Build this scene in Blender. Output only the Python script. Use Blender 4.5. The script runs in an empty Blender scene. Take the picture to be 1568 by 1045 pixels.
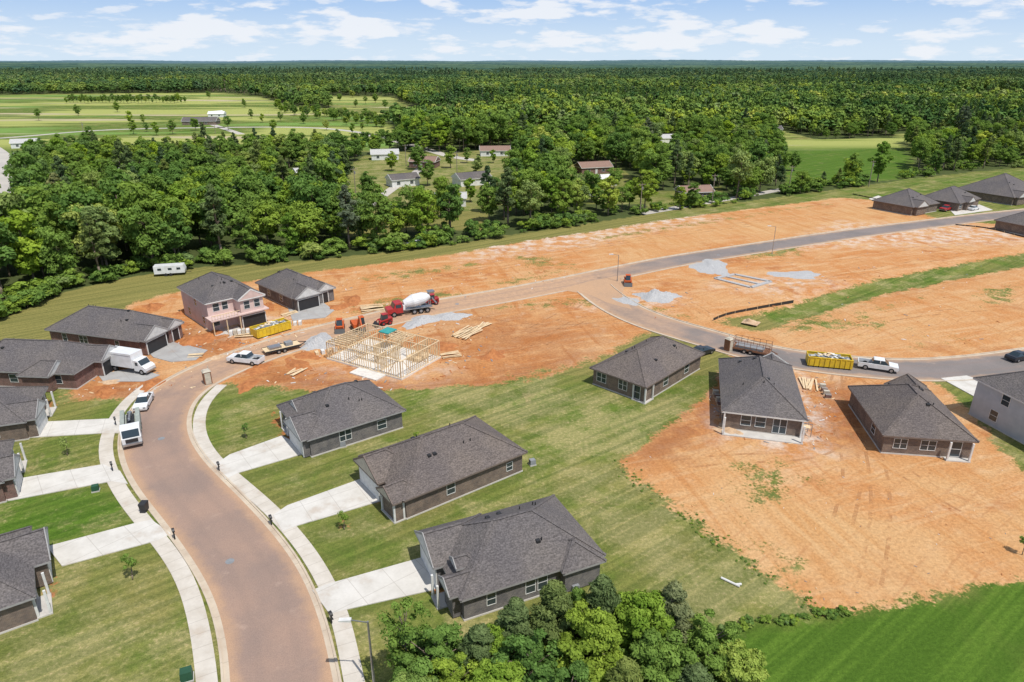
import bpy, math, random
import numpy as np
from mathutils import Vector, Matrix
random.seed(7); rng=np.random.default_rng(7)
sc=bpy.context.scene
# ------------------------------------------------------------ survey model
F=1046.; CX=784.; CY=522.5; CZ=45.
PITCH=math.atan((CY-95.)/F); SP,CP=math.sin(PITCH),math.cos(PITCH)
def G(px,py,z=0.):
    u=px-CX; v=py-CY; s=(CZ-z)/(SP*F+CP*v)
    return Vector((u*s,(CP*F-SP*v)*s,z))
def proj(X,Y,Z=0.):
    dz=Z-CZ; dep=Y*CP-dz*SP; up=Y*SP+dz*CP
    return CX+F*X/dep, CY-F*up/dep
cam=bpy.data.cameras.new('camera'); co=bpy.data.objects.new('camera',cam); sc.collection.objects.link(co)
co.location=(0,0,CZ); co.rotation_euler=(math.pi/2-PITCH,0,0)
cam.sensor_width=36; cam.lens=F*36/1568; cam.clip_start=.5; cam.clip_end=90000
sc.camera=co
sc.view_settings.view_transform='Standard'; sc.view_settings.look='None'; sc.view_settings.exposure=0

# ------------------------------------------------------------ materials
class NT:
    def __init__(s,name):
        s.m=bpy.data.materials.new(name); s.m.use_nodes=True; s.t=s.m.node_tree; s.t.nodes.clear()
        s.out=s.n('ShaderNodeOutputMaterial')
    def n(s,t,**k):
        x=s.t.nodes.new(t)
        for a,b in k.items(): setattr(x,a,b)
        return x
    def l(s,a,b): s.t.links.new(a,b)
    def val(s,x,sock):
        if isinstance(x,(int,float)): sock.default_value=x
        elif isinstance(x,(tuple,list)): sock.default_value=tuple(x)+((1,) if len(x)==3 and len(sock.default_value)==4 else ())
        else: s.l(x,sock)
    def math(s,op,a,b=0.,c=None,clamp=False):
        m=s.n('ShaderNodeMath',operation=op,use_clamp=clamp); s.val(a,m.inputs[0]); s.val(b,m.inputs[1])
        if c is not None: s.val(c,m.inputs[2])
        return m.outputs[0]
    def pos(s): return s.n('ShaderNodeNewGeometry').outputs['Position']
    def obj(s): return s.n('ShaderNodeTexCoord').outputs['Object']
    def mapv(s,v,sc_=(1,1,1),rot=(0,0,0)):
        m=s.n('ShaderNodeMapping',vector_type='TEXTURE'); s.l(v,m.inputs[0]); m.inputs['Scale'].default_value=tuple(1/x for x in sc_); m.inputs['Rotation'].default_value=rot; return m.outputs[0]
    def noise(s,v,scale,detail=4,rough=.55,dist=0.):
        m=s.n('ShaderNodeTexNoise'); s.l(v,m.inputs['Vector']); m.inputs['Scale'].default_value=scale
        m.inputs['Detail'].default_value=detail; m.inputs['Roughness'].default_value=rough; m.inputs['Distortion'].default_value=dist
        return m.outputs['Fac']
    def mix(s,f,a,b):
        m=s.n('ShaderNodeMix',data_type='RGBA'); s.val(f,m.inputs[0]); s.val(a,m.inputs[6]); s.val(b,m.inputs[7]); return m.outputs[2]
    def mul(s,a,b,f=1.):
        m=s.n('ShaderNodeMix',data_type='RGBA',blend_type='MULTIPLY'); s.val(f,m.inputs[0]); s.val(a,m.inputs[6]); s.val(b,m.inputs[7]); return m.outputs[2]
    def step(s,x,a,b):
        m=s.n('ShaderNodeMapRange',interpolation_type='SMOOTHSTEP'); s.val(x,m.inputs[0]); m.inputs[1].default_value=a; m.inputs[2].default_value=b; return m.outputs[0]
    def attr(s,name): return s.n('ShaderNodeAttribute',attribute_name=name).outputs['Fac']
    def bsdf(s,col,rough=.9,spec=.2,bump=None,bs=.3,metal=0.,bd=.05):
        b=s.n('ShaderNodeBsdfPrincipled'); s.val(col,b.inputs['Base Color']); s.val(rough,b.inputs['Roughness'])
        b.inputs['Specular IOR Level'].default_value=spec; b.inputs['Metallic'].default_value=metal
        if bump is not None:
            k=s.n('ShaderNodeBump'); k.inputs['Strength'].default_value=bs; k.inputs['Distance'].default_value=bd; s.l(bump,k.inputs['Height']); s.l(k.outputs[0],b.inputs['Normal'])
        s.l(b.outputs[0],s.out.inputs[0]); return s.m
def M(name,c1,c2=None,scale=2.,rough=.85,spec=.25,bs=0.,metal=0.,det=4):
    t=NT(name); c2=c2 or tuple(x*.82 for x in c1)
    nz=t.noise(t.obj(),scale,det); f=t.step(nz,.3,.7)
    return t.bsdf(t.mix(f,c1,c2),rough,spec,nz if bs else None,bs,metal)
m_white=M('white_trim',(.70,.69,.66)); m_vin=M('light_siding',(.60,.60,.58)); m_dark=M('dark_metal_and_opening_shade',(.03,.03,.032),rough=.5,spec=.4)
m_conc=M('concrete',(.56,.53,.48),(.47,.44,.40),.8); m_wood=M('raw_lumber',(.72,.56,.36),(.60,.45,.27),3)
m_tyre=M('tyre_rubber',(.02,.02,.02),rough=.9); m_chrome=M('steel',(.45,.45,.46),rough=.35,metal=.8)
m_yel=M('yellow_paint',(.72,.50,.03),(.55,.38,.04),1.5,.5); m_red=M('red_paint',(.42,.03,.03),rough=.4,spec=.5)
m_or=M('orange_paint',(.58,.11,.02),(.42,.09,.03),2,.5); m_vwhite=M('white_vehicle_paint',(.74,.75,.76),(.64,.64,.63),1,.3,.5)
m_black=M('black_vehicle_paint',(.02,.022,.03),rough=.25,spec=.6); m_grn=M('utility_green',(.03,.09,.05),rough=.6)
m_grey=M('grey_paint',(.25,.26,.27)); m_teal=M('teal_sheet',(.05,.32,.30)); m_green_body=M('truck_body_grey_green',(.34,.37,.33))
t=NT('window_glass'); m_glass=t.bsdf((.03,.045,.055),.08,.6)
m_pink=M('sheathing',(.62,.47,.43),(.55,.41,.36),1.2); m_beige=M('beige',(.52,.47,.38)); m_door=M('garage_door_white',(.72,.71,.68))
m_brown=M('brown_box',(.24,.12,.07)); m_blueg=M('pale_blue_siding',(.44,.47,.50),(.38,.41,.44),1)
def brick(name,a,b,mort):
    t=NT(name); o=t.obj(); sp=t.n('ShaderNodeSeparateXYZ'); t.l(o,sp.inputs[0])
    cb=t.n('ShaderNodeCombineXYZ'); t.l(t.math('ADD',sp.outputs[0],sp.outputs[1]),cb.inputs[0]); t.l(sp.outputs[2],cb.inputs[1])
    bt=t.n('ShaderNodeTexBrick'); t.l(cb.outputs[0],bt.inputs['Vector']); bt.inputs['Scale'].default_value=1.
    bt.inputs['Brick Width'].default_value=.24; bt.inputs['Row Height'].default_value=.085; bt.inputs['Mortar Size'].default_value=.01
    bt.inputs['Color1'].default_value=a+(1,); bt.inputs['Color2'].default_value=b+(1,); bt.inputs['Mortar'].default_value=mort+(1,)
    nz=t.noise(o,1.2,5); c=t.mul(bt.outputs[0],t.mix(t.step(nz,.3,.7),(1.1,1.08,1.05),(.75,.75,.78)))
    return t.bsdf(c,.9,.1)
b_red=brick('brick_red_brown',(.22,.10,.08),(.14,.075,.06),(.30,.26,.23))
b_brn=brick('brick_brown',(.20,.135,.10),(.115,.085,.07),(.30,.27,.23))
b_gry=brick('brick_grey',(.16,.14,.13),(.09,.085,.085),(.30,.29,.28))
def shingle(name,a,b):
    t=NT(name); o=t.obj(); m=t.mapv(o,(1.5,1.5,22)); n1=t.noise(m,1.4,3,.6); n2=t.noise(o,.25,3); n3=t.noise(o,6,3,.6)
    c=t.mix(t.step(n1,.3,.7),a,b); c=t.mul(c,t.mix(t.step(n3,.3,.7),(.70,.70,.70),(1.30,1.29,1.28)))
    c=t.mul(c,t.mix(t.step(n2,.3,.75),(.90,.90,.93),(1.12,1.09,1.04)))
    return t.bsdf(c,.95,.12,n1,.25,0,.03)
s_gry=shingle('roof_shingles',(.158,.144,.140),(.102,.093,.092)); s_brn=shingle('roof_shingles_brown',(.168,.144,.132),(.106,.090,.083))

# ------------------------------------------------------------ mesh builder
def link(o,parent=None):
    sc.collection.objects.link(o)
    if parent: o.parent=parent
    return o
class MB:
    def __init__(s): s.v=[];s.f=[];s.m=[]
    def poly(s,pts,m=0):
        b=len(s.v); s.v+= [tuple(p) for p in pts]; s.f.append(tuple(range(b,b+len(pts)))); s.m.append(m)
    def hexa(s,b,t_,m=0):
        k=len(s.v); s.v+=[tuple(p) for p in b]+[tuple(p) for p in t_]; n=len(b)
        s.f.append(tuple(range(k+n-1,k-1,-1))); s.f.append(tuple(range(k+n,k+2*n)))
        for i in range(n):
            j=(i+1)%n; s.f.append((k+i,k+j,k+n+j,k+n+i))
        s.m+=[m]*(n+2)
    def box(s,x0,x1,y0,y1,z0,z1,m=0):
        s.hexa([(x0,y0,z0),(x1,y0,z0),(x1,y1,z0),(x0,y1,z0)],[(x0,y0,z1),(x1,y0,z1),(x1,y1,z1),(x0,y1,z1)],m)
    def fr(s,b,t_,m=0):
        s.hexa([(b[0],b[2],b[4]),(b[1],b[2],b[4]),(b[1],b[3],b[4]),(b[0],b[3],b[4])],[(t_[0],t_[2],t_[4]),(t_[1],t_[2],t_[4]),(t_[1],t_[3],t_[4]),(t_[0],t_[3],t_[4])],m)
    def cyl(s,p,q,r0,r1=None,n=8,m=0):
        r1=r0 if r1 is None else r1; p=Vector(p);q=Vector(q); d=(q-p).normalized()
        a=d.orthogonal().normalized(); b=d.cross(a)
        s.hexa([p+(a*math.cos(i*2*math.pi/n)+b*math.sin(i*2*math.pi/n))*r0 for i in range(n)],[q+(a*math.cos(i*2*math.pi/n)+b*math.sin(i*2*math.pi/n))*r1 for i in range(n)],m)
    def beam(s,p,q,w=.1,h=None,m=0):
        h=h or w; p=Vector(p);q=Vector(q); d=(q-p).normalized(); up=Vector((0,0,1)) if abs(d.z)<.95 else Vector((0,1,0))
        a=d.cross(up).normalized()*w/2; b=a.cross(d).normalized()*h/2
        s.hexa([p-a-b,p+a-b,p+a+b,p-a+b],[q-a-b,q+a-b,q+a+b,q-a+b],m)
    def prof(s,pts,y0,y1,m=0): s.hexa([(x,y0,z) for x,z in pts],[(x,y1,z) for x,z in pts],m)
    def mesh(s,name,mats,fix=True):
        me=bpy.data.meshes.new(name); me.from_pydata(s.v,[],s.f)
        for x in mats: me.materials.append(x)
        me.polygons.foreach_set('material_index',s.m)
        if fix:
            import bmesh; bm=bmesh.new(); bm.from_mesh(me); bmesh.ops.recalc_face_normals(bm,faces=bm.faces); bm.to_mesh(me); bm.free()
        me.update(); return me
    def obj(s,name,mats,parent=None,fix=True,bevel=0):
        o=link(bpy.data.objects.new(name,s.mesh(name,mats,fix)),parent)
        if bevel:
            b=o.modifiers.new('bevel','BEVEL'); b.width=bevel; b.segments=2; b.limit_method='ANGLE'
        return o
def at(o,p,q=None,yaw=0):
    o.location=p
    if q is not None: d=q-p; yaw=math.atan2(d.y,d.x)
    o.rotation_euler=(0,0,yaw); return o

# ------------------------------------------------------------ polylines
def cr(pts,step=1.5):
    P=[np.array(p[:2],float) for p in pts]; P=[2*P[0]-P[1]]+P+[2*P[-1]-P[-2]]; out=[]
    for i in range(1,len(P)-2):
        n=max(2,int(np.linalg.norm(P[i+1]-P[i])/step))
        for k in range(n):
            t=k/n; out.append(.5*((2*P[i])+(-P[i-1]+P[i+1])*t+(2*P[i-1]-5*P[i]+4*P[i+1]-P[i+2])*t*t+(-P[i-1]+3*P[i]-3*P[i+1]+P[i+2])*t**3))
    out.append(P[-2]); return np.array(out)
def smooth(A,it=6):
    A=A.copy()
    for _ in range(it): A[1:-1]=(A[:-2]+2*A[1:-1]+A[2:])/4
    return A
def normals(A):
    d=np.gradient(A,axis=0); d/=np.linalg.norm(d,axis=1)[:,None]; return np.stack([-d[:,1],d[:,0]],1)
main_px=[(440,1130),(432,1045),(422,975),(398,900),(357,835),(307,775),(262,725),(240,685),(238,650),(254,615),(294,583),(350,558),(410,536),(480,515),(560,495),(650,474),(760,455),(860,436),(940,419),(1040,399),(1180,377),(1300,359),(1440,341),(1568,326),(1750,308)]
br_px=[(900,432),(925,455),(965,479),(1020,500),(1080,517),(1140,535),(1210,550),(1300,561),(1400,567),(1500,562),(1600,549),(1720,530)]
main=smooth(cr([G(*p) for p in main_px])); br=smooth(cr([G(*p) for p in br_px]))
def dist_to(P,line):
    P=np.asarray(P); A=line[:-1];B=line[1:]; best=np.full(len(P),1e9)
    for a,b in zip(A,B):
        d=b-a; t=np.clip(((P-a)@d)/(d@d),0,1); best=np.minimum(best,np.linalg.norm(P-(a+t[:,None]*d),axis=1))
    return best
def strip(name,line,o0,o1,z,mat,parent=None,skip=None,thick=0):
    N=normals(line); L=line+N*o0; R=line+N*o1; s=np.concatenate([[0],np.cumsum(np.linalg.norm(np.diff(line,axis=0),axis=1))])
    v=[];f=[];uv=[]
    for i in range(len(line)): v+=[(L[i][0],L[i][1],z),(R[i][0],R[i][1],z)]; uv+=[(0,s[i]),(1,s[i])]
    n=len(v)
    if thick:
        v+=[(a,b,c-thick) for a,b,c in v]; uv=uv*2
    for i in range(len(line)-1):
        if skip is not None and skip[i]: continue
        f.append((2*i,2*i+1,2*i+3,2*i+2) if o0>o1 else (2*i+2,2*i+3,2*i+1,2*i))
        if thick: f.append((n+2*i,n+2*i+2,2*i+2,2*i)); f.append((2*i+1,2*i+3,n+2*i+3,n+2*i+1))
    me=bpy.data.meshes.new(name); me.from_pydata(v,[],f); u=me.uv_layers.new(name='UVMap')
    for lp in me.loops: u.data[lp.index].uv=uv[lp.vertex_index]
    me.materials.append(mat); me.update(); return link(bpy.data.objects.new(name,me),parent)
t=NT('dusty_asphalt'); p=t.pos(); sp=t.n('ShaderNodeSeparateXYZ'); t.l(p,sp.inputs[0])
uvn=t.n('ShaderNodeTexCoord').outputs['UV']; su=t.n('ShaderNodeSeparateXYZ'); t.l(uvn,su.inputs[0])
n1=t.noise(p,.12,5); n2=t.noise(p,1.2,5); n3=t.noise(p,14,2); n4=t.noise(p,.45,5,.65)
near=t.mix(t.step(n1,.35,.65),(.34,.23,.175),(.27,.195,.16))
far=t.mix(t.step(n1,.35,.65),(.235,.20,.185),(.19,.17,.16))
mid=t.mix(t.step(n2,.3,.7),(.50,.315,.195),(.40,.26,.17))
f1=t.step(t.math('ADD',sp.outputs[1],t.math('MULTIPLY',n4,26)),92,122); f2=t.step(t.math('ADD',sp.outputs[0],t.math('MULTIPLY',n1,40)),30,62)
c=t.mix(f2,t.mix(f1,near,mid),far)
ed=t.math('ABSOLUTE',t.math('SUBTRACT',su.outputs[0],.5)); ef=t.math('MULTIPLY',t.step(t.math('ADD',ed,t.math('MULTIPLY',n4,.3)),.46,.66),.65)
c=t.mix(ef,c,(.50,.31,.18)); 
tr=t.step(t.math('ABSOLUTE',t.math('SUBTRACT',ed,.2)),.09,.0); c=t.mix(t.math('MULTIPLY',tr,.25),c,(.24,.175,.145))
c=t.mix(t.math('MULTIPLY',t.step(n4,.58,.74),.4),c,(.45,.33,.26))
c=t.mul(c,t.mix(t.step(n3,.25,.75),(.86,.86,.86),(1.12,1.12,1.12))); m_road=t.bsdf(c,.9,.2,n3,.15)
def conc_mat(name,a,b,uv=False,j=1.6):
    t=NT(name); p=t.pos(); n1=t.noise(p,.5,5); n2=t.noise(p,5,3)
    src=t.n('ShaderNodeTexCoord').outputs['UV' if uv else 'Object']; s=t.n('ShaderNodeSeparateXYZ'); t.l(src,s.inputs[0])
    def line(x):
        fr=t.math('FRACT',t.math('DIVIDE',x,j)); return t.step(t.math('ABSOLUTE',t.math('SUBTRACT',fr,.5)),.5-.05/j,.5)
    g=line(s.outputs[1]); 
    if not uv: g=t.math('MAXIMUM',g,line(s.outputs[0]))
    c=t.mix(t.step(n1,.3,.7),a,b); c=t.mix(t.math('MULTIPLY',g,.45),c,(.22,.18,.14)); c=t.mul(c,t.mix(n2,(.9,.9,.9),(1.06,1.06,1.06)))
    c=t.mix(t.math('MULTIPLY',t.step(t.noise(p,.25,5,.7),.53,.75),.4),c,(.42,.29,.19))
    return t.bsdf(c,.9,.2)
m_walk=conc_mat('sidewalk_concrete',(.60,.55,.48),(.51,.46,.39),True,1.6)
m_curb=conc_mat('curb_concrete',(.56,.47,.36),(.47,.38,.29),True,3)
m_drive=conc_mat('driveway_concrete',(.63,.60,.55),(.54,.51,.46),False,3.2)
m_drive2=conc_mat('new_concrete_grey',(.40,.39,.37),(.33,.32,.31),False,3.2)
HW=3.75
road=strip('road',main,HW,-HW,.020,m_road); road_b=strip('side_road',br,HW,-HW,.016,m_road)
def curb(name,line,side,skip,):
    a=HW; sg=side
    par=bpy.data.objects.new(name,None); link(par)
    strip('gutter',line,sg*(a-.02),sg*(a+.42),.024,m_curb,par,skip)
    strip('curb_top',line,sg*(a+.42),sg*(a+.62),.13,m_curb,par,skip,thick=.13)
Nm=normals(main); Nb=normals(br)
sk=lambda line,N,side,other,d: (dist_to(line+N*side*(HW+.3),other)<d)[:-1]
curb('road_curb',main,1,None); curb('road_curb',main,-1,sk(main,Nm,-1,br,6.5))
curb('road_curb',br,1,sk(br,Nb,1,main,5.5)); curb('road_curb',br,-1,sk(br,Nb,-1,main,5.5))
mb=MB(); mb.poly([G(x,y,.028) for x,y in [(858,444),(905,430),(962,420),(958,437),(952,452),(968,474),(930,464),(905,452)]]); mb.obj('road_junction_apron',[m_road],fix=False)
sl=[(322,1110),(318,1045),(306,960),(286,890),(258,845),(222,802),(190,762),(168,722),(160,690),(166,660),(184,628),(205,604),(232,586)]
sr=[(556,1110),(542,1045),(524,950),(500,893),(466,838),(424,790),(374,745),(328,705),(306,670),(304,640),(318,608),(340,590)]
for s_ in (sl,sr):
    L=smooth(cr([G(*p) for p in s_])); strip('sidewalk',L,.78,-.78,.085,m_walk,thick=.1)
def slab(name,px,mat,z=.095,th=.1):
    P=[G(*p) for p in px]; o=P[0]; d=(P[1]-P[0]).normalized(); yaw=math.atan2(d.y,d.x); R=Matrix.Rotation(-yaw,3,'Z')
    Q=[R@(p-o) for p in P]; mb=MB(); mb.hexa([(q.x,q.y,z-th) for q in Q],[(q.x,q.y,z) for q in Q]); ob=mb.obj(name,[mat]); at(ob,Vector((o.x,o.y,0)),yaw=yaw); return ob
slab('driveway',[(95,868),(72,838),(208,802),(232,797),(262,818),(243,828)],m_drive)
slab('driveway',[(12,768),(5,738),(158,712),(184,722),(196,742),(170,738)],m_drive)
slab('driveway',[(30,672),(42,648),(168,642),(186,648),(184,664),(160,664)],m_drive)
slab('driveway',[(345,735),(330,712),(352,697),(432,668),(478,692),(368,724)],m_drive)
slab('driveway',[(432,815),(418,790),(440,775),(556,733),(583,768),(458,805)],m_drive)
slab('driveway',[(505,942),(478,905),(500,896),(652,853),(692,893),(660,905),(532,934)],m_drive)
slab('driveway',[(235,548),(222,535),(262,524),(318,537),(300,552),(262,555)],m_drive2)
slab('driveway',[(158,585),(150,575),(205,564),(245,575),(222,585)],m_drive2)
slab('driveway',[(448,492),(440,470),(492,462),(512,476),(498,487)],m_drive2)
slab('driveway',[(1506,616),(1440,580),(1480,576),(1545,598)],m_drive)
slab('driveway',[(1330,305),(1345,300),(1360,306),(1345,310)],m_drive)
slab('driveway',[(1462,330),(1450,318),(1500,314),(1520,322)],m_drive)
for q_ in [(352,860),(247,672),(700,466),(1100,391)]:
    g=G(*q_); mb=MB(); mb.cyl((0,0,.0),(0,0,.03),.42,n=20); at(mb.obj('manhole_cover',[m_grey]),g); 

# ------------------------------------------------------------ ground
base_px=[(-1500,900),(-300,560),(0,489),(100,447),(200,424),(300,410),(400,404),(480,398),(600,386),(700,374),(800,357),(900,343),(1000,327),(1100,315),(1200,301),(1300,288),(1400,273),(1568,256),(1900,225),(3000,140)]
bx=[p[0] for p in base_px]; by=[p[1] for p in base_px]
CL=dict(field=[(-1200,150),(-100,147),(100,144),(330,142),(400,148),(440,161),(540,175),(600,190),(612,214),(590,234),(540,232),(400,238),(200,240),(60,240),(0,258),(-900,330)],
 street=[(-260,330),(-5,235),(56,235),(56,300),(38,360),(-200,500)],
 mid=[(532,252),(600,232),(690,236),(775,225),(805,250),(758,285),(742,332),(640,354),(532,364)],
 rfield=[(1196,215),(1382,211),(1402,250),(1390,274),(1290,283),(1205,290)],
 yard=[(860,252),(938,252),(945,314),(868,310)],
 yard2=[(985,300),(1105,286),(1105,318),(995,332)],
 far1=[(470,146),(600,148),(640,168),(520,170)], far2=[(1060,156),(1170,156),(1170,166),(1060,166)], far3=[(690,148),(790,148),(790,161),(690,161)], far4=[(1370,205),(1450,202),(1460,216),(1375,218)], far5=[(780,127),(1000,126),(1000,130),(780,131)],far6=[(200,127),(420,126),(400,130),(200,131)],far7=[(1200,129),(1500,128),(1500,132),(1200,133)],far8=[(1240,163),(1330,163),(1330,177),(1240,177)],
 far9=[(1020,140),(1200,138),(1190,146),(1030,147)],far10=[(620,113.5),(760,112.5),(760,115.5),(620,116)],far11=[(1150,112),(1400,111.5),(1400,114),(1150,114)],far12=[(1450,149),(1600,147),(1600,157),(1460,158)],
 l1=[(150,262),(205,262),(205,300),(150,302)],l2=[(425,262),(490,262),(490,300),(425,300)],far13=[(800,200),(860,200),(860,232),(800,232)],far14=[(940,165),(1010,165),(1010,176),(940,176)])
HOUSES=[(568,246,14,9,.2,'w','l'),(735,240,16,9,.1,'w','r'),(705,287,14,9,.5,'w','s'),(625,257,13,9,-.2,'b','r'),(455,276,10,7,.6,'w','l'),(278,192,26,12,.1,'n','s'),(318,180,14,9,.1,'w','w'),(330,178,12,6,1.2,'w','w'),(890,268,15,9,.3,'b','r'),(918,286,8,6,.3,'w','w'),(100,300,14,9,.2,'b','r'),(168,276,14,9,-.1,'w','l'),(1045,308,12,8,.2,'n','r'),(1292,172,40,14,0,'w','r'),(1095,166,30,12,.1,'w','s'),(1405,214,14,8,0,'w','s'),(715,156,30,14,.2,'w','l'),(20,252,14,9,.3,'w','l'),(16,228,14,9,.4,'w','l'),(968,172,24,10,.3,'w','l'),(822,215,16,9,.2,'w','l'),(600,288,12,8,.5,'w','s'),(665,318,11,7,.1,'w','l'),(1000,220,16,9,.2,'w','l'),(1160,205,18,9,.1,'w','s')]
HX=np.array([[G(h[0],h[1]).x+h[2]/2,G(h[0],h[1]).y+4] for h in HOUSES])
def houseclear(x,y):
    r=np.zeros(np.shape(x),bool)
    for hx,hy in HX:
        k=1+hy/900; r|=(np.abs(x-hx)<10*k)&(y>hy-(24+hy*.06))&(y<hy+12*k)
    return r
def inpoly(px,py,poly):
    ins=np.zeros(px.shape,bool); n=len(poly)
    for i in range(n):
        x1,y1=poly[i]; x2,y2=poly[(i+1)%n]
        if y1==y2: continue
        c=((y1>py)!=(y2>py))&(px<(x2-x1)*(py-y1)/(y2-y1)+x1); ins^=c
    return ins
def wmask(X,Y,px,soft=3.):
    poly=[tuple(G(*p)[:2]) for p in px]; ins=inpoly(X,Y,poly); P=np.stack([X,Y],1)
    xs=[p[0] for p in poly]; ys=[p[1] for p in poly]
    sel=(X>min(xs)-soft)&(X<max(xs)+soft)&(Y>min(ys)-soft)&(Y<max(ys)+soft)
    r=np.where(ins,1.,0.)
    if sel.any():
        line=np.array(poly+[poly[0]]); d=dist_to(P[sel],line); r[sel]=np.clip(.5+np.where(ins[sel],d,-d)/soft/2,0,1)
    return r
def gapf(x,y): return (np.sin(x*.006+y*.0031)+np.sin(x*.0023-y*.008+2)+np.sin(y*.013+x*.001))
GT=1.7
ys=[-3000,-1000,-300,-100,-30,0,12,20]
while ys[-1]<600: ys.append(ys[-1]+max(.8,ys[-1]*.008))
while ys[-1]<60000: ys.append(ys[-1]*1.03)
xr=[205.]; 
while xr[-1]<60000: xr.append(xr[-1]*1.045)
xs=[-x for x in reversed(xr)]+list(np.arange(-200,201,1.))+xr
gx,gy=np.meshgrid(xs,ys); X=gx.ravel(); Y=gy.ravel(); nx,ny=len(xs),len(ys)
front=Y>15
PX=np.full(X.shape,-1e5); PY=np.full(X.shape,5e3); PX[front],PY[front]=proj(X[front],Y[front])
A={k:np.zeros(X.shape) for k in ('dirt','lush','pale','red','floor','chalk','tan')}
def ap(k,px,val=1.,soft=3.):
    m=wmask(X,Y,px,soft); A[k]=A[k]*(1-m)+val*m
A['lush'][:]=.42; A['pale'][:]=.45
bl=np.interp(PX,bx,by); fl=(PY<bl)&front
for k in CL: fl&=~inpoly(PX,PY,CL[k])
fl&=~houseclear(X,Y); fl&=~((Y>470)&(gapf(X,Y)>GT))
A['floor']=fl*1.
ap('lush',CL['field'],.65,8); ap('pale',CL['field'],.3,8); ap('lush',CL['rfield'],.95,5); ap('pale',CL['rfield'],.1,5); ap('lush',CL['mid'],.5,8); ap('pale',CL['mid'],.7,8)
ap('dirt',[(205,490),(196,466),(250,452),(300,441),(400,428),(510,412),(600,402),(700,388),(800,370),(900,356),(1000,340),(1100,326),(1200,314),(1285,303),(1330,306),(1400,325),(1445,337),(1568,347),(1900,332),(1900,520),(1568,545),(1440,560),(1330,570),(1200,560),(1130,545),(1060,520),(1010,505),(985,511),(930,545),(880,562),(830,576),(760,589),(700,592),(640,598),(560,596),(480,600),(400,592),(350,588),(300,592),(245,598),(215,612),(180,612),(120,612),(95,606),(130,585),(150,548),(205,530)],1,2.6)
ap('dirt',[(1108,565),(1085,600),(1050,630),(1000,668),(945,710),(985,745),(1050,790),(1120,845),(1180,885),(1240,925),(1272,940),(1330,932),(1420,915),(1500,900),(1568,890),(1900,840),(1900,740),(1568,725),(1535,690),(1500,645),(1465,612),(1432,584),(1432,572),(1300,565),(1200,556),(1130,545)],1,2.)
ap('dirt',[(1100,490),(1200,469),(1300,438),(1400,417),(1500,398),(1568,387),(1900,350),(1900,368),(1568,407),(1450,428),(1350,450),(1285,470),(1225,492),(1160,506)],0,2.4)
for p_ in ([(770,388),(860,392),(880,405),(800,415)],[(1180,478),(1340,488),(1400,505),(1200,515)],[(1110,705),(1210,690),(1250,740),(1190,800),(1100,770)],[(690,470),(900,452),(960,470),(760,478)],[(1480,440),(1568,430),(1568,470),(1500,470)],[(500,470),(600,452),(700,440),(720,455),(560,485)],[(960,455),(1060,480),(1100,495),(1000,490)],[(760,570),(900,545),(830,575),(770,590)],[(1150,830),(1240,850),(1260,930),(1180,880)],[(1120,380),(1250,372),(1230,395),(1130,400)],[(600,415),(760,395),(740,410),(610,430)],[(1000,740),(1060,760),(1140,840),(1060,800)],[(900,362),(1100,332),(1280,308),(1280,314),(1100,342),(900,375)],[(1300,475),(1420,450),(1440,458),(1320,488)],[(740,432),(880,405),(900,415),(760,445)],[(540,425),(640,412),(650,422),(550,436)],[(1380,520),(1500,510),(1500,525),(1390,535)]): ap('dirt',p_,.49,4)
for p_ in ([(420,622),(470,675),(440,690),(405,640)],[(560,745),(625,795),(600,800),(545,760)],[(650,830),(715,940),(695,955),(640,900)],[(80,860),(100,890),(70,945),(60,900)],[(60,600),(90,620),(75,650),(55,640)],[(20,690),(45,705),(20,735),(5,735)],[(520,790),(545,800),(535,820),(510,815)]): ap('dirt',p_,.62,1.0); ap('red',p_,1,1.5)
FG=[(1105,975),(1180,960),(1275,946),(1420,922),(1568,900),(1900,865),(1900,1300),(1000,1300),(1040,1010)]
ap('lush',FG,1,1.5); ap('pale',FG,-.4,1.5)
ap('lush',[(-100,780),(130,745),(190,770),(205,800),(60,835),(-100,860)],.85,1.5); ap('lush',[(310,595),(420,600),(470,610),(420,640),(400,665),(310,650)],.6,2)
ap('pale',[(-300,880),(80,870),(240,840),(290,900),(330,1045),(330,1200),(-500,1200)],.62,3)
ap('pale',[(640,605),(780,598),(900,600),(1050,630),(945,710),(1050,790),(1250,935),(1100,962),(1000,930),(930,850),(815,680)],.85,5)
ap('pale',[(-200,560),(0,495),(200,430),(480,405),(600,390),(1000,328),(1000,342),(500,412),(230,460),(130,500),(-200,560)],1.0,3); ap('lush',[(-200,560),(0,495),(200,430),(480,405),(600,390),(1000,328),(1000,342),(500,412),(230,460),(130,500),(-200,560)],.1,3)
ap('lush',[(760,610),(830,590),(920,650),(900,690),(840,650)],.85,4); ap('lush',[(900,600),(990,620),(1060,590),(1090,560),(1110,575),(1000,665),(930,690)],.65,4)
ap('lush',[(1100,490),(1300,438),(1568,387),(1568,407),(1285,470),(1160,506)],.6,3); ap('lush',[(1300,293),(1568,258),(1900,225),(1900,300),(1568,275),(1340,305)],.65,3)
for p_ in ([(375,560),(480,572),(620,590),(760,572),(880,538),(905,545),(770,590),(600,600),(400,594)],[(1125,560),(1085,600),(950,702),(1030,702),(1110,625),(1160,580)],[(245,500),(350,518),(340,540),(235,540)],[(120,590),(215,575),(215,612),(120,612)],[(1260,590),(1330,600),(1345,680),(1280,680)]): ap('red',p_,.9,4)
ap('red',[(660,480),(740,468),(960,510),(870,545),(700,560)],.5,8)
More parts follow.
